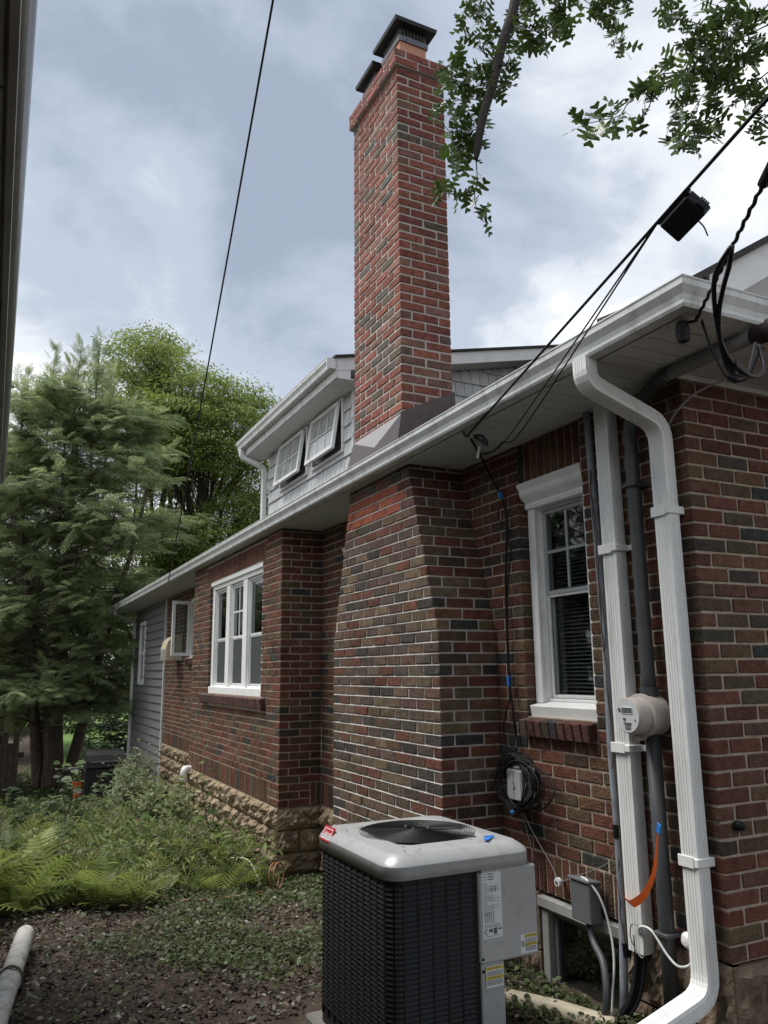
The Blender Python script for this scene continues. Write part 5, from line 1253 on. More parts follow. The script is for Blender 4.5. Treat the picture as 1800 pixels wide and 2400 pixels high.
def fern_template(seed, n=13):
    r = random.Random(seed); V = []; F = []
    g = lambda t: .62*t-.62*t*t*1.05
    for i in range(5): t0, t1 = i/5, (i+1)/5; strip((t0, 0, g(t0)), (t1, 0, g(t1)), .010, .008, V, F)
    for i in range(n):
        t = .12+.86*i/n; ln = .26*math.sin(math.pi*min(1, .18+t*.80))**.9*r.uniform(.85, 1.1)
        for s_ in (-1, 1): strip((t, 0, g(t)), (t+ln*.35, s_*ln, g(t)-.05*ln-.02), .026, .005, V, F)
    return np.array(V), np.array(F)
def multi(name, templates, pos, D, scale, cols_fn, material, parent, R_, flat=False, **kw):
    Vs, Fs, Cs = [], [], []; off = 0; fr = rot_frames(D, R_); which = R_.integers(0, len(templates), len(pos))
    for k, (tv, tf) in enumerate(templates):
        m_ = which == k
        if not m_.any(): continue
        V, F = scatter(tv, tf, pos[m_], fr[m_], scale[m_]); Vs.append(V); Fs.append(F+off); off += len(V); Cs.append(cols_fn(int(m_.sum()), len(tf)))
    return np_obj(name, np.concatenate(Vs), np.concatenate(Fs), material, parent, np.concatenate(Cs), **kw)
def limb(a, b, R_, wob=.08, n=7, sagz=0.0):
    a, b = np.asarray(a, float), np.asarray(b, float); L_ = np.linalg.norm(b-a); P = [a+(b-a)*t+R_.normal(0, wob*L_*.25, 3)*math.sin(math.pi*t)+np.array([0, 0, sagz*math.sin(math.pi*t)]) for t in np.linspace(0, 1, n)]
    return P
# ---- hemlock
SPR = [spray_template(s_) for s_ in range(4)]
def hemlock(name, label, base, height, rad, leaders, seed, nb=210, stems=((0, 0),), group=None, sp_scale=.50, base_col=(.135, .19, .092), tip_col=(.40, .46, .23), zlow=.16):
    R_ = np.random.default_rng(seed); T = thing(name, label, 'tree', group, tuple(base)); b0 = np.array(base); mb = MB()
    for i, (dx, lean) in enumerate(stems):
        t_ = b0*0+np.array([dx*.25, 0, -.2]); P = limb(t_, np.array([dx+lean, .1, height*(.86 if i == 0 else .7)]), R_, .03, 10); mb.tube(P, [(.23 if i == 0 else .13)*(1-.92*q)+.012 for q in np.linspace(0, 1, 10)], 12)
        for j in range(8): a = j*.8; mb.tube([t_+np.array([.20*math.cos(a), .20*math.sin(a), .0]), t_+np.array([.12*math.cos(a), .12*math.sin(a), .9])], [.07, .02], 6)
    pos, D, sc = [], [], []
    for i in range(nb):
        h = zlow+(1-zlow)*R_.random()**.9; az = R_.uniform(0, 2*math.pi); env = rad*min(1.0, 1.55*(1-h)**.62)*(.72+.28*math.sin(3*az+h*9)+R_.normal(0, .10))
        env = max(.35, env); z0 = h*height*.88; ln = leaders[i % len(leaders)]
        st = np.array([ln[0]*h*1.0, ln[1]*h, z0]); d = np.array([math.cos(az), math.sin(az), .10+.5*h])
        en = st+d/np.linalg.norm(d[:2])*env; en[2] += -.22*env*(1-h)
        P = limb(st, en, R_, .05, 5, .12*env); mb.tube(P, [.030*(1-h)+.006, .022*(1-h)+.005, .016*(1-h)+.004, .008, .004], 5, False)
        Q = np.array(smooth_path(P, 6)); n_ = int(17+29*env/rad)
        t = .22+.78*R_.random(n_)**.8; q = Q[(t*(len(Q)-1)).astype(int)]; o = R_.normal(0, 1, (n_, 3))*np.array([.20, .20, .09])*(.5+.6*env/rad)
        pos.append(q+o); dd = np.tile(d/np.linalg.norm(d), (n_, 1))+R_.normal(0, .55, (n_, 3)); dd[:, 2] = dd[:, 2]*.4-.12; D.append(dd); sc.append(sp_scale*R_.uniform(.6, 1.25, n_))
    for lx_, ly2, tp in leaders:                                # feathery tops
        n_ = 60; t = R_.random(n_)
        pos.append(np.stack([lx_+R_.normal(0, .10, n_)*(1.3-t), ly2+R_.normal(0, .10, n_)*(1.3-t), height*(tp-.20+.20*t)], -1)); a = R_.uniform(0, 6.28, n_); D.append(np.stack([np.cos(a), np.sin(a), .9+1.2*t], -1)); sc.append(sp_scale*(1.15-.6*t))
        mb.tube([(lx_, ly2, height*(tp-.35)), (lx_*1.02, ly2, height*(tp-.1)), (lx_+.05, ly2, height*tp)], [.03, .016, .004], 5)
    mb.build('trunk', M['bark'], T)
    pos, D, sc = np.concatenate(pos), np.concatenate(D), np.concatenate(sc)
    rel = np.clip(np.linalg.norm(pos[:, :2], axis=1)/rad, 0, 1.2)
    multi('crown', SPR, pos, D, sc, lambda n_, k: shade_cols(base_col, n_, k, R_, .3, tip_col), M['needle'], T, R_)
    return T
hb = at(112, 1866, 2, -1.36); hb[2] = gz(hb[0], hb[1])
hemlock('hemlock_tree', 'tall dark green hemlock with feathery drooping sprays at the left', hb, 10.3, 3.0, [(.0, 0, 1.02), (.75, .1, .98), (-.55, .2, 1.0), (1.5, .2, .90), (-.2, -.5, .95), (-1.1, 0, .93), (.4, -.3, 1.03)], 21, 260, ((0, .1), (.9, .9), (-.5, -.6)))
hemlock('hemlock_tree', 'second hemlock half behind the neighbouring eave at the left edge', (at(-60, 1700, 1, 19)[0], 19.0, float(gz(-3, 19))), 9.6, 3.0, [(0, 0, 1.0), (.7, .2, .95), (-.6, .1, .93)], 23, 170, ((0, .1),))
# ---- broadleaf trees
def broadleaf(name, label, base, blobs, seed, nleaf, leaf=.115, base_col=(.125, .185, .045), tip_col=(.26, .325, .08), trunk_r=.16, group=None, tmpl=NARROW_V, twig_n=9, material='leaf'):
    "blobs: (centre relative to base, radii)"
    R_ = np.random.default_rng(seed); T = thing(name, label, 'tree', group, tuple(base)); mb = MB()
    top = max(b[0][2] for b in blobs); cx_ = np.mean([b[0][0] for b in blobs]); cy_ = np.mean([b[0][1] for b in blobs])
    TP = limb((0, 0, -.2), (cx_*.7, cy_*.7, top*.8), R_, .05, 9); mb.tube(TP, [trunk_r*(1-.8*q)+.02 for q in np.linspace(0, 1, 9)], 10)
    vol = np.array([b[1][0]*b[1][1]*b[1][2] for b in blobs])**(2/3); vol = vol/vol.sum(); pos, D, sc = [], [], []
    for (c, r), f_ in zip(blobs, vol):
        c, r = np.array(c, float), np.array(r, float); k = int(np.clip((c[2]/top)*6, 1, 7)); st = TP[k]
        P = limb(st, c+np.array([0, 0, -.1*r[2]]), R_, .06, 7, .3); mb.tube(P, [.065*(1-.75*q)+.01 for q in np.linspace(0, 1, 7)], 7, False)
        nt = max(4, int(nleaf*f_/26))
        for j in range(nt):
            u = R_.normal(0, 1, 3); u /= np.linalg.norm(u); q = c+u*r*(.45+.55*R_.random()**.5); s0 = P[3]+(P[-1]-P[3])*R_.random()
            if j % 2 == 0: mb.tube(limb(s0, q, R_, .08, 5, .1), [.016, .012, .009, .006, .003], 4, False)
            out = (q-c)/np.linalg.norm(q-c); n_ = 26; t = R_.random(n_)
            tw = np.array([out[0], out[1], .15*out[2]]); tw /= np.linalg.norm(tw)+1e-9; ln = .75*R_.uniform(.6, 1.3)
            pp = q+tw*(t[:, None]-.35)*ln+R_.normal(0, 1, (n_, 3))*np.array([.17, .17, .07]); pp[:, 2] -= .18*t*t
            pos.append(pp); dd = np.tile(tw, (n_, 1))*.7+R_.normal(0, .6, (n_, 3)); dd[:, 2] = dd[:, 2]*.45-.35; D.append(dd); sc.append(leaf*R_.uniform(.7, 1.25, n_))
    mb.build('trunk', M['bark_dark'], T)
    multi('crown', [(tmpl, LEAF_F)], np.concatenate(pos), np.concatenate(D), np.concatenate(sc), lambda n_, k: shade_cols(base_col, n_, k, R_, .3, tip_col), M[material], T, R_)
    return T
def blobs_px(base, L_):
    "crown clumps read off the photograph: (px, py, depth y, radius)"
    out_ = []
    for px, py, y_, r in L_: out_.append((at(px, py, 1, y_)-np.array(base), (r, r*1.0, r*.62)))
    return out_
tb = np.array([at(480, 1600, 1, 21.5)[0], 21.5, 0]); tb[2] = gz(tb[0], tb[1])
broadleaf('broadleaf_tree', 'yellow green broadleaf tree with drooping leaves behind the grey siding', tb,
          blobs_px(tb, [(455, 925, 21, 1.25), (550, 930, 21.5, 1.0), (345, 850, 22, 1.2), (420, 985, 20, 1.2), (520, 1000, 20.6, 1.2), (595, 960, 22, .7), (380, 960, 21.5, 1.2), (470, 1060, 19.8, 1.1), (580, 1060, 20.5, 1.0), (375, 1060, 20.5, 1.0), (600, 1160, 20.5, 1.0), (560, 1210, 19.8, 1.0), (440, 1260, 19.2, 1.1), (360, 1240, 19.8, 1.0), (500, 1300, 19.4, 1.0), (350, 800, 23, .8), (420, 1330, 19.5, 1.0)]), 31, 56000, .125)
tb2 = np.array([at(330, 1600, 1, 26)[0], 26, 0]); tb2[2] = gz(tb2[0], tb2[1])
broadleaf('broadleaf_tree', 'dull green broadleaf tree between the hemlock and the yellow green tree', tb2,
          blobs_px(tb2, [(390, 860, 26, 1.4), (300, 900, 26, 1.6), (330, 1000, 25, 1.6), (430, 1120, 25, 1.4), (320, 1150, 25, 1.6), (500, 1150, 26, 1.3), (420, 1010, 26, 1.3), (560, 1100, 27, 1.3), (620, 1200, 27, 1.3), (400, 1250, 25, 1.6), (330, 1330, 24.5, 1.6), (460, 1400, 25, 1.5), (250, 1400, 25, 1.6)]), 32, 30000, .15, (.14, .19, .055), (.25, .29, .09), .2)
# low dark trees of the far yard
for i, (px, py, y_, r, bc_, lab) in enumerate(((200, 1560, 30, 3.2, (.05, .085, .022), 'leafy tree in the back yard seen left of the grey siding'),  # leaf green differs from tree to tree
                                               (330, 1500, 33, 3.4, (.06, .10, .026), 'lighter green leafy tree in the back yard close to the far gutter end'),
                                               (20, 1480, 29, 3.2, (.03, .05, .02), 'darker green leafy tree in the back yard at the left edge'),
                                               (120, 1380, 34, 3.8, (.035, .06, .022), 'tall leafy tree behind the hemlock trunk'))):
    c = at(px, py, 1, y_); b_ = np.array([c[0], y_, gz(c[0], y_)])
    broadleaf('background_tree', lab, b_, [((dx*r*.6, dy*r*.5, c[2]-b_[2]+dz_*r*.6), (r*.62, r*.62, r*.48)) for dx, dy, dz_ in ((0, 0, 0), (.8, .2, .2), (-.8, .1, .1), (.2, -.6, .6), (-.3, -.5, -.5), (.5, -.4, -.7), (-.6, 0, .9), (.5, .1, 1.1))], 50+i, 9000, .17, bc_, tuple(q*1.7 for q in bc_), .18, 'trees in the far back yard', LEAF_V)
c = np.array([-6.2, 9.0, float(gz(-6.2, 9.0))])  # unseen tree, added to give the window glass dark reflections
broadleaf('background_tree', 'dense unseen tree added behind the neighbouring house, left of the view', c, [((dx, dy, 3.2+dz_), (1.7, 1.7, 1.3)) for dx, dy, dz_ in ((0, 0, 0), (1, .6, .6), (-1, 0, .4), (.3, -1, -.6), (0, 1.6, .9), (.6, 2.4, -.8), (-.5, 1, 1.9), (.8, -1.5, .8))], 59, 9000, .2, (.04, .065, .025), (.07, .11, .04), .2, 'trees in the far back yard', LEAF_V)
# far wood as one mass
R_ = np.random.default_rng(77); n_ = 26000; xx = R_.uniform(-30, 22, n_); yy = 40+R_.random(n_)*8; zz_ = -1.6+R_.random(n_)**.8*(6.5+2.0*np.sin(xx*.5)+1.2*np.sin(xx*1.3))
a = R_.normal(0, 1, (n_, 3)); a[:, 2] = a[:, 2]*.4-.3
multi('far_wood', [(LEAF_V, LEAF_F)], np.stack([xx, yy, zz_], -1), a, R_.uniform(.25, .5, n_), lambda m_, k: shade_cols((.045, .078, .022), m_, k, R_, .35, (.10, .15, .035)), M['leaf'], None, R_, kind='stuff', label='far leafy wood closing the view behind the yard', category='wood')
# ---- shrubs
def shrub(name, label, c, r, seed, n, leaf, col, tip, tmpl, material='leaf', stems=14, cat='shrub', whorl=0, group=None):
    R_ = np.random.default_rng(seed); c = np.array(c, float); c[2] = gz(c[0], c[1]); T = thing(name, label, cat, group, tuple(c)); mb = MB(); pos, D = [], []
    for i in range(stems):
        u = R_.normal(0, 1, 3); u[2] = abs(u[2])+.5; u /= np.linalg.norm(u); e_ = u*np.array(r)*R_.uniform(.7, 1.05); P = limb((R_.normal(0, .06), R_.normal(0, .06), -.05), e_, R_, .10, 6, .06); mb.tube(P, [.014, .011, .009, .007, .005, .003], 5, False)
        k = n//stems; Q = np.array(smooth_path(P, 5))
        if whorl:
            for j in range(max(1, k//whorl)):
                q = Q[int((.45+.55*R_.random())*(len(Q)-1))]+R_.normal(0, .12, 3)*np.array(r); az = np.arange(whorl)*2*math.pi/whorl+R_.uniform(0, 6)
                pos.append(np.tile(q, (whorl, 1))); D.append(np.stack([np.cos(az), np.sin(az), R_.uniform(-.35, .15, whorl)], -1))
        else:
            t = .3+.7*R_.random(k); pos.append(Q[(t*(len(Q)-1)).astype(int)]+R_.normal(0, .13, (k, 3))*np.array(r)); d = R_.normal(0, .7, (k, 3)); d[:, 2] *= .5; D.append(d+u*.3)
    pos, D = np.concatenate(pos), np.concatenate(D); pos[:, 2] = np.maximum(pos[:, 2], .03)
    mb.build('stems', M['twig'], T)
    multi('foliage', [(tmpl, LEAF_F)], pos, D, leaf*R_.uniform(.7, 1.2, len(pos)), lambda m_, k: shade_cols(col, m_, k, R_, .25, tip), M[material], T, R_); return T
q = at(255, 1800, 1, 19.5)
shrub('rhododendron', 'large glossy rhododendron behind the grill by the grey siding', (q[0], 19.5, 0), (1.0, 1.0, 2.3), 61, 1500, .19, (.045, .075, .040), (.09, .14, .065), NARROW_V, 'leaf_gloss', 26, whorl=7)
shrub('leafy_shrub', 'small leaved grey green shrub against the foot of the grey siding', (-.45, 11.6, 0), (.6, .9, 1.0), 62, 3600, .060, (.15, .185, .10), (.24, .27, .17), BROAD_V, stems=30)
shrub('leafy_shrub', 'pale yellow green shrub against the stone foundation of the bay', (-.85, 7.3, 0), (.5, .9, .75), 65, 2600, .06, (.13, .175, .07), (.24, .27, .13), BROAD_V, stems=26)
shrub('leafy_shrub', 'loose small leaved shrub in front of the rear stone wall', (-.85, 9.4, 0), (.65, .8, .85), 63, 3000, .055, (.13, .17, .08), (.22, .25, .14), BROAD_V, stems=26)
shrub('leafy_shrub', 'dark low shrub beside the roofing scrap pile', (-2.1, 9.6, 0), (.6, .7, .55), 64, 1800, .06, (.05, .085, .035), (.10, .15, .06), BROAD_V, stems=20)
# pale broad-leaved weeds at the left
for i, (px, py, y_, h, n_, lab) in enumerate(((150, 1900, 8.6, 1.05, 17, 'tall pale leaved weed in front of the tree trunk, tallest of the left weeds'), (45, 1880, 8.2, .95, 13, 'pale leaved weed closest to the left edge above the ferns'),
                                              (95, 1950, 7.4, .75, 12, 'short broad leaved weed between the two taller weeds on the left'), (175, 1880, 9.4, 1.15, 15, 'slender weed near the grill with whitish leaves'))):
    c = at(px, 2000, 1, y_); R_ = np.random.default_rng(80+i); x_ = c[0]; b_ = np.array([x_, y_, gz(x_, y_)]); T = thing('broadleaf_weed', lab, 'weed', 'pale weeds on the left', tuple(b_)); mb = MB(); pos, D = [], []
    for s_ in range(3):
        P = limb((R_.normal(0, .05), R_.normal(0, .05), 0), (R_.normal(0, .22), R_.normal(0, .2), h*R_.uniform(.7, 1)), R_, .06, 6); mb.tube(P, [.007, .006, .005, .004, .003, .002], 5); Q = np.array(smooth_path(P, 5))
        for j in range(n_): a_ = R_.uniform(0, 6.28); pos.append(Q[int((.35+.65*R_.random())*(len(Q)-1))]); D.append((math.cos(a_), math.sin(a_), R_.uniform(-.2, .4)))
    mb.build('stem', M['twig'], T); pos = np.array(pos); D = np.array(D, float)
    multi('leaves', [(BROAD_V, LEAF_F)], pos, D, R_.uniform(.08, .15, len(pos)), lambda m_, k: shade_cols((.085, .13, .065), m_, k, R_, .25, (.14, .19, .10)), M['leaf'], T, R_)
for i, (px, y_, h, lab) in enumerate(((494, 5.6, 1.05, 'tall green weed rising in front of the stone foundation'), (436, 6.4, .85, 'bare topped weed stem left of the tall green weed'), (350, 6.9, .8, 'leafy weed at the back of the fern bed'))):
    x_ = at(px, 2000, 1, y_)[0]; b_ = np.array([x_, y_, gz(x_, y_)]); R_ = np.random.default_rng(95+i); T = thing('tall_weed', lab, 'weed', 'tall weeds by the bay', tuple(b_)); P = limb((0, 0, 0), (-.10+.06*i, 0, h), R_, .05, 7); Q = np.array(smooth_path(P, 6))
    MB().tube(P, [.008, .007, .006, .005, .004, .003, .002], 5).build('stem', M['twig'], T)
    n_ = (16, 5, 10)[i]; t = np.linspace(.25, 1, n_); a_ = np.arange(n_)*2.4
    multi('leaves', [(BROAD_V, LEAF_F)], Q[(t*(len(Q)-1)).astype(int)], np.stack([np.cos(a_), np.sin(a_), .1+0*t], -1), (.20-.13*t), lambda m_, k: shade_cols((.075, .135, .03), m_, k, R_, .2, (.12, .18, .05)), M['leaf'], T, R_)
# ---- ferns, ground cover, litter (uncountable)
R_ = np.random.default_rng(5); FT = [fern_template(s_) for s_ in range(3)]; pos, D, sc = [], [], []
def fern_ok(x_, y_):
    return (y_ > 3.9+.35*math.sin(2*x_)+max(0, (x_+1.3)*1.1) and x_ < -.52 and x_ > -3.1)
cl = 0
while cl < 250:
    x_, y_ = R_.uniform(-3.1, -.5), R_.uniform(3.7, 9.6)
    if R_.random() > .35+.65*min(1, max(0, y_-4.3)): continue
    if not fern_ok(x_, y_) or (-1.75 < x_ < -1.35 and y_ > 5.4 and R_.random() < .75): continue
    cl += 1; z_ = gz(x_, y_); k = R_.integers(6, 10); a_ = R_.uniform(0, 6.28)+np.arange(k)*2*math.pi/k+R_.normal(0, .2, k)
    pos.append(np.stack([x_+.03*np.cos(a_), y_+.03*np.sin(a_), z_+0*a_], -1)); D.append(np.stack([np.cos(a_), np.sin(a_), R_.uniform(.25, 1.3, k)], -1)); sc.append(R_.uniform(.22, .5, k)*R_.uniform(.6, 1.25)*(1.25 if x_ < -2.0 else 1.0))
multi('fern_bed', FT, np.concatenate(pos), np.concatenate(D), np.concatenate(sc), lambda m_, k: shade_cols((.12, .17, .038), m_, k, R_, .4, (.26, .29, .085)), M['leaf'], None, R_, kind='stuff', label='bed of green ferns filling the yard beside the bay', category='ferns')
def ground_leaves(name, label, cat, n, rect, leafsize, cols, weight, tmpl, seed, lift=(.005, .05), material='litter', tilt=.5):
    R_ = np.random.default_rng(seed); P = []
    while len(P) < n:
        k = n; x_ = R_.uniform(rect[0], rect[1], k); y_ = R_.uniform(rect[2], rect[3], k); m_ = R_.random(k) < weight(x_, y_)
        P += list(zip(x_[m_], y_[m_]))
    P = np.array(P[:n]); z_ = gz(P[:, 0], P[:, 1])+R_.uniform(lift[0], lift[1], n); a_ = R_.uniform(0, 6.28, n)
    D = np.stack([np.cos(a_), np.sin(a_), R_.normal(0, tilt*.6, n)], -1); C = np.array(cols)[R_.integers(0, len(cols), n)]*R_.uniform(.7, 1.3, (n, 1))
    fr = rot_frames(D, R_); fr2 = fr.copy()
    V, F = scatter(tmpl, LEAF_F, np.column_stack([P, z_]), fr, R_.uniform(*leafsize, n))
    return np_obj(name, V, F, M[material], None, np.repeat(C, 3, 0), kind='stuff', label=label, category=cat)
inac = lambda x_, y_: (x_ > -1.45) & (x_ < -.48) & (y_ > .45) & (y_ < 1.52)
hs = lambda x_, y_: (x_ > -.02) & (y_ > -.02) | (x_ > -.43) & (((y_ > 1.6) & (y_ < 3.26)) | ((y_ > 4.5) & (y_ < 8.2)))
patch = lambda x_, y_: .5+.5*np.sin(3.1*x_+1.3*np.sin(2.3*y_))*np.sin(2.7*y_+1.1*np.sin(3*x_))
soilmask = lambda x_, y_: np.clip((x_+1.75+.35*np.sin(2.5*y_))*1.6+.25+(y_-3.2)*.8*(y_ > 3), .06, 1)
ground_leaves('leaf_litter', 'dead brown leaves and mulch chips over the bare soil', 'leaf litter', 24000, (-3.2, .4, -.9, 5.4), (.010, .045), [(.10, .076, .055), (.078, .058, .044), (.15, .125, .095), (.058, .044, .034), (.045, .035, .027), (.25, .24, .21), (.034, .027, .023), (.085, .066, .05)], lambda x_, y_: np.where(inac(x_, y_) | hs(x_, y_), 0, .9), LEAF_V*np.array([1, 1.3, 1.6]), 201, (.0, .022))
ground_leaves('ground_ivy', 'small green ground cover leaves between the air conditioner and the ferns', 'ground cover', 17000, (-3.1, -.05, .2, 5.4), (.018, .042), [(.08, .115, .04), (.10, .145, .05), (.065, .09, .035), (.17, .20, .12), (.10, .10, .05)], lambda x_, y_: np.where(inac(x_, y_) | hs(x_, y_), 0, soilmask(x_, y_)*np.clip(patch(x_, y_)*1.5-.1, .05, 1)), BROAD_V*np.array([1, .8, 1]), 202, (.015, .075), 'leaf', .7)
ground_leaves('understory', 'low green undergrowth further back between the trees and the grey siding', 'ground cover', 26000, (-5.5, -.1, 5.2, 22), (.035, .085), [(.08, .13, .03), (.11, .16, .045), (.06, .09, .03), (.16, .20, .08), (.10, .085, .05)], lambda x_, y_: np.where(hs(x_, y_), 0, .35+.65*patch(x_*.7, y_*.7)), BROAD_V, 203, (.02, .34), 'leaf', .7)
ground_leaves('mixed_weeds', 'tangle of grasses and small weeds growing through the ferns', 'weeds', 30000, (-3.2, -.5, 3.7, 10.5), (.03, .12), [(.12, .17, .045), (.17, .22, .065), (.085, .125, .04), (.24, .27, .115), (.14, .11, .065), (.10, .14, .05), (.07, .09, .035)], lambda x_, y_: np.where(hs(x_, y_), 0, np.clip((y_-3.8-.5*np.sin(2*x_)-.35*np.sin(5.3*x_+1)-np.maximum(0, (x_+1.3)*1.0))*.6, 0, 1)*(.25+.75*patch(x_*1.3, y_*.9))), NARROW_V*np.array([1, .6, 1]), 204, (.02, .42), 'leaf', 1.3)
R_ = np.random.default_rng(9); mb = MB()
for i in range(700):
    x_, y_ = R_.uniform(-3, .0), R_.uniform(.0, 5.0)
    if inac(x_, y_) or hs(x_, y_): continue
    a_ = R_.uniform(0, 6.28); l_ = R_.uniform(.04, .28); p = np.array([x_, y_, gz(x_, y_)+R_.uniform(.008, .03)]); d = np.array([math.cos(a_), math.sin(a_), R_.normal(0, .12)])*l_
    mb.tube([p, p+d*.5+R_.normal(0, .012, 3), p+d], [.0025, .002, .001], 4)
mb.build('twigs', M['twig'], None, kind='stuff', label='thin twigs scattered over the soil', category='twigs')
# ---- vine shoots on the bay's brick corner
p = [at(*(lambda x, y: (560+x*.18083, 1580+y*.18083))(*q), 0, -.015) for q in ((1110, 0), (1060, 300), (1050, 600), (1020, 850), (980, 1000), (930, 1100), (900, 1180))]
tag(MB().tube(smooth_path(p, 5), .0035, 5).build('dead_vine', M['twig']), 'dry vine stem climbing the inner corner of the bay', 'vine')
# ---- holly overhead
def holly_leaf():
    n = 4; top_ = [(0, 0, 0)]; bot = []
    for i in range(n):
        t = (i+.5)/n; w_ = .42*math.sin(math.pi*(.12+.8*t))
        top_ += [(t, w_*1.12, .012), (t+.5/n*.9, w_*.88, -.008)]; bot += [(t, -w_*1.12, .012), (t+.5/n*.9, -w_*.88, -.008)]
    V = [top_[0]]+top_[1:]+[(1.02, 0, 0)]+bot[::-1]
    k = len(top_)-1; F = []; c = len(V); V += [(.12+.8*i/(n-1), 0, -.015) for i in range(n)]
    up = [0]+list(range(1, k+1))+[k+1]; dn = [0]+list(range(len(V)-n-1, k+1, -1))+[k+1]
    mid = lambda i: c+min(n-1, max(0, round((i/(len(up)-1))*(n-1))))
    for i in range(len(up)-1):
        F.append([up[i], up[i+1], mid(i+1), mid(i)]); F.append([dn[i+1], dn[i], mid(i), mid(i+1)])
    V = np.array(V, float); ok = []
    for f in F: ok.append(f if len(set(f)) == 4 else f)
    return V, np.array(ok)
HL = holly_leaf()
T = thing('holly_tree', 'holly branches with spiny dark leaves hanging into the top right of the view', 'tree', loc=(1.5, -3.1, float(gz(1.5, -3.1)))); TB = np.array([1.5, -3.1, float(gz(1.5, -3.1))])
R_ = np.random.default_rng(15); mb = MB(); TR = [np.array(q) for q in ((1.5, -3.1, TB[2]-.2), (1.5, -3.05, 2), (1.45, -3.0, 4), (1.4, -2.9, 6.2), (1.4, -2.9, 8.0))]
mb.tube([q-TB for q in TR], [.16, .13, .11, .08, .04], 12)
y1_, y2_ = 1.25, .35
RR = lambda x, y: (1000+x*.48222, y*.48222)
main1 = [np.array([1.45, -3.0, 5.2]), np.array([1.1, -1.0, 6.2]), np.array([.75, .7, 6.1]), at(1215, -160, 1, y1_), at(*RR(430, 0), 1, y1_), at(*RR(370, 200), 1, y1_), at(*RR(325, 390), 1, y1_), at(*RR(280, 540), 1, y1_), at(*RR(255, 660), 1, y1_), at(*RR(240, 775), 1, y1_)]
mb.tube([q-TB for q in smooth_path(main1, 5)], list(np.interp(np.linspace(0, 1, (len(main1)-1)*5+1), [0, .3, .45, .75, .96, 1], [.06, .045, .036, .031, .024, .012])), 9)
twigs = []
def twig(pts, y_, r=.004):
    Q = smooth_path([at(*RR(*p), 1, y_+.12*math.sin(i)) for i, p in enumerate(pts)], 6); mb.tube([q-TB for q in Q], [r*(1-.6*i/len(Q)) for i in range(len(Q))], 5, False); twigs.append(np.array(Q)); return Q
L1 = [[(240, 775), (245, 880), (232, 960), (260, 1060), (300, 1085)], [(232, 930), (170, 940), (90, 940), (50, 920)], [(270, 700), (210, 760), (150, 790), (120, 770)], [(330, 380), (240, 420), (150, 400), (60, 290)], [(300, 500), (200, 480), (100, 500), (40, 510)], [(290, 560), (200, 620), (120, 640), (70, 590)], [(280, 640), (190, 690), (140, 720), (110, 770)],
      [(345, 320), (280, 260), (200, 150), (170, 60)], [(360, 260), (300, 180), (250, 80), (230, 0)], [(370, 200), (300, 120), (280, 30)], [(350, 300), (240, 330), (150, 300), (90, 330)], [(340, 340), (200, 360), (110, 380), (80, 430)], [(400, 100), (480, 160), (530, 190), (580, 190)], [(410, 60), (500, 60), (560, 100), (590, 140)], [(420, 30), (470, 10), (540, 20)], [(385, 240), (410, 300), (405, 360)], [(330, 400), (350, 430), (375, 450)], [(385, 150), (440, 210), (460, 230)], [(300, 520), (230, 560), (170, 560), (100, 560)], [(320, 440), (260, 470), (210, 430)], [(270, 680), (200, 650), (150, 660)],
      [(600, -60), (650, 60), (680, 90)], [(600, -80), (720, 20), (830, 50), (900, 90), (930, 200), (950, 220)], [(700, -60), (780, 10), (850, 20)], [(800, -80), (890, 0), (920, 100), (900, 180)], [(560, -40), (620, 20), (640, 60)], [(850, -40), (950, 10), (960, 40)], [(450, 110), (560, 160), (640, 110), (660, 150)]]
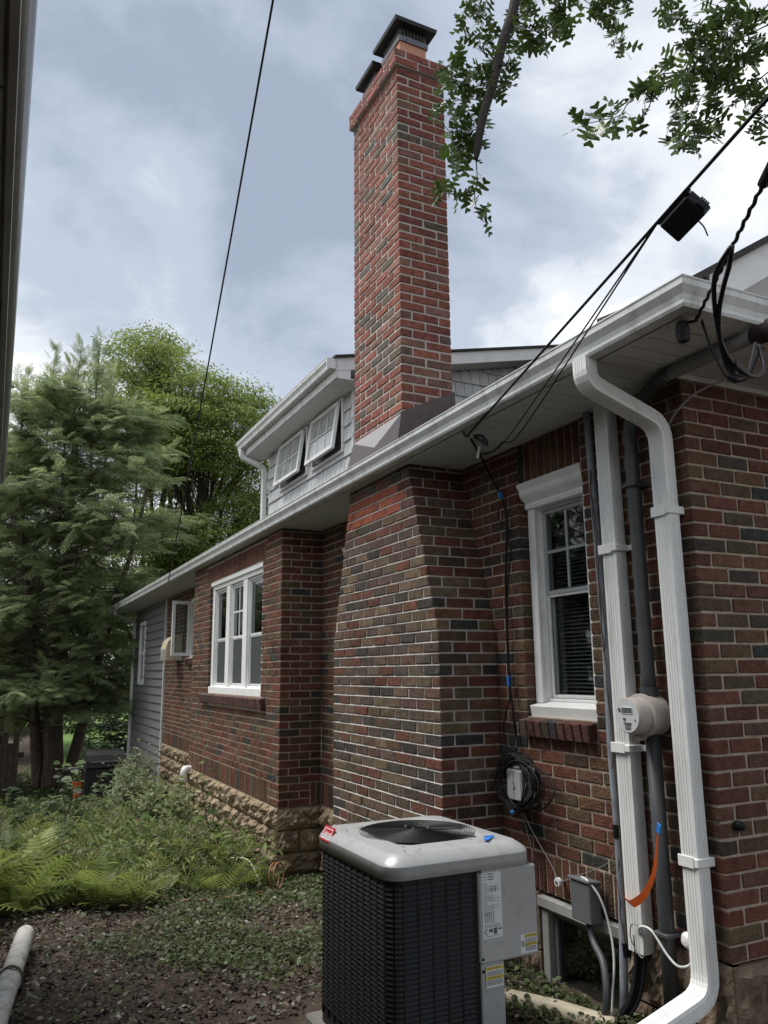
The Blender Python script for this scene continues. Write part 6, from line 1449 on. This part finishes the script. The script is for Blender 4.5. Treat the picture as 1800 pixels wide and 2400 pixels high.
L2 = [[(1660, 120), (1500, 200), (1380, 260), (1250, 350), (1160, 420)], [(1250, 350), (1150, 360), (1080, 390), (1020, 420)], [(1160, 420), (1060, 440), (980, 500), (940, 560), (850, 585), (760, 605)], [(1100, 430), (1080, 520), (1030, 590)], [(1300, 320), (1290, 420), (1240, 500), (1200, 560)], [(1380, 270), (1400, 380), (1330, 480), (1260, 600)], [(1500, 200), (1420, 160), (1300, 110), (1180, 90), (1130, 70)], [(1420, 160), (1260, 200), (1200, 270)], [(1500, 200), (1480, 330), (1420, 430), (1400, 540), (1310, 640), (1200, 660)], [(1310, 640), (1280, 690), (1240, 720)], [(1660, 350), (1550, 440), (1450, 540), (1400, 610), (1370, 680)], [(1660, 200), (1600, 280), (1540, 330)], [(1660, 50), (1560, 60), (1450, 40), (1330, 0)], [(1660, 20), (1580, 120), (1550, 60), (1450, -10)], [(1660, 560), (1620, 600), (1590, 660)], [(1190, 60), (1200, 20), (1190, -20)], [(1560, 420), (1590, 490), (1570, 540)], [(1550, 160), (1600, 220), (1640, 250)], [(1350, 300), (1440, 340), (1500, 300)], [(1270, 350), (1330, 360), (1390, 420)], [(1400, 100), (1480, 120), (1540, 110)], [(1290, 150), (1330, 200), (1310, 260)]]
for q in L1: twig(q, y1_)
n1_ = len(twigs)
twigs.append(np.array(main1[4:9])+0)
main2 = [np.array([1.45, -3.0, 4.6]), np.array([1.35, -1.6, 5.1]), at(1960, -40, 1, y2_), at(*RR(1660, 120), 1, y2_)]
mb.tube([q-TB for q in smooth_path(main2, 5)], list(np.linspace(.045, .010, 16)), 7)
for q in L2: twig(q, y2_, .0045)
o = mb.build('trunk', M['bark_dark'], T)
pos, D, sc = [], [], []
for i, Q in enumerate(twigs):
    ln = np.linalg.norm(np.diff(Q, axis=0), axis=1).sum(); n_ = int(5+ln*33)
    if i == n1_: n_ = 12
    if i == 0: n_ = 12
    t = R_.random(n_)*.97+.03; f_ = t*(len(Q)-1); k = np.minimum(f_.astype(int), len(Q)-2); p = Q[k]+(Q[k+1]-Q[k])*(f_-k)[:, None]; tan = Q[k+1]-Q[k]; tan /= np.linalg.norm(tan, axis=1, keepdims=True)
    d = tan*.5+R_.normal(0, .75, (n_, 3)); d[:, 2] -= .25; pos.append(p+R_.normal(0, .012, (n_, 3))-TB); D.append(d); sc.append(R_.uniform(.06, .135, n_))
multi('foliage', [HL], np.concatenate(pos), np.concatenate(D), np.concatenate(sc), lambda m_, k: shade_cols((.045, .08, .022), m_, k, R_, .3, (.12, .19, .045)), M['leaf_gloss'], T, R_)
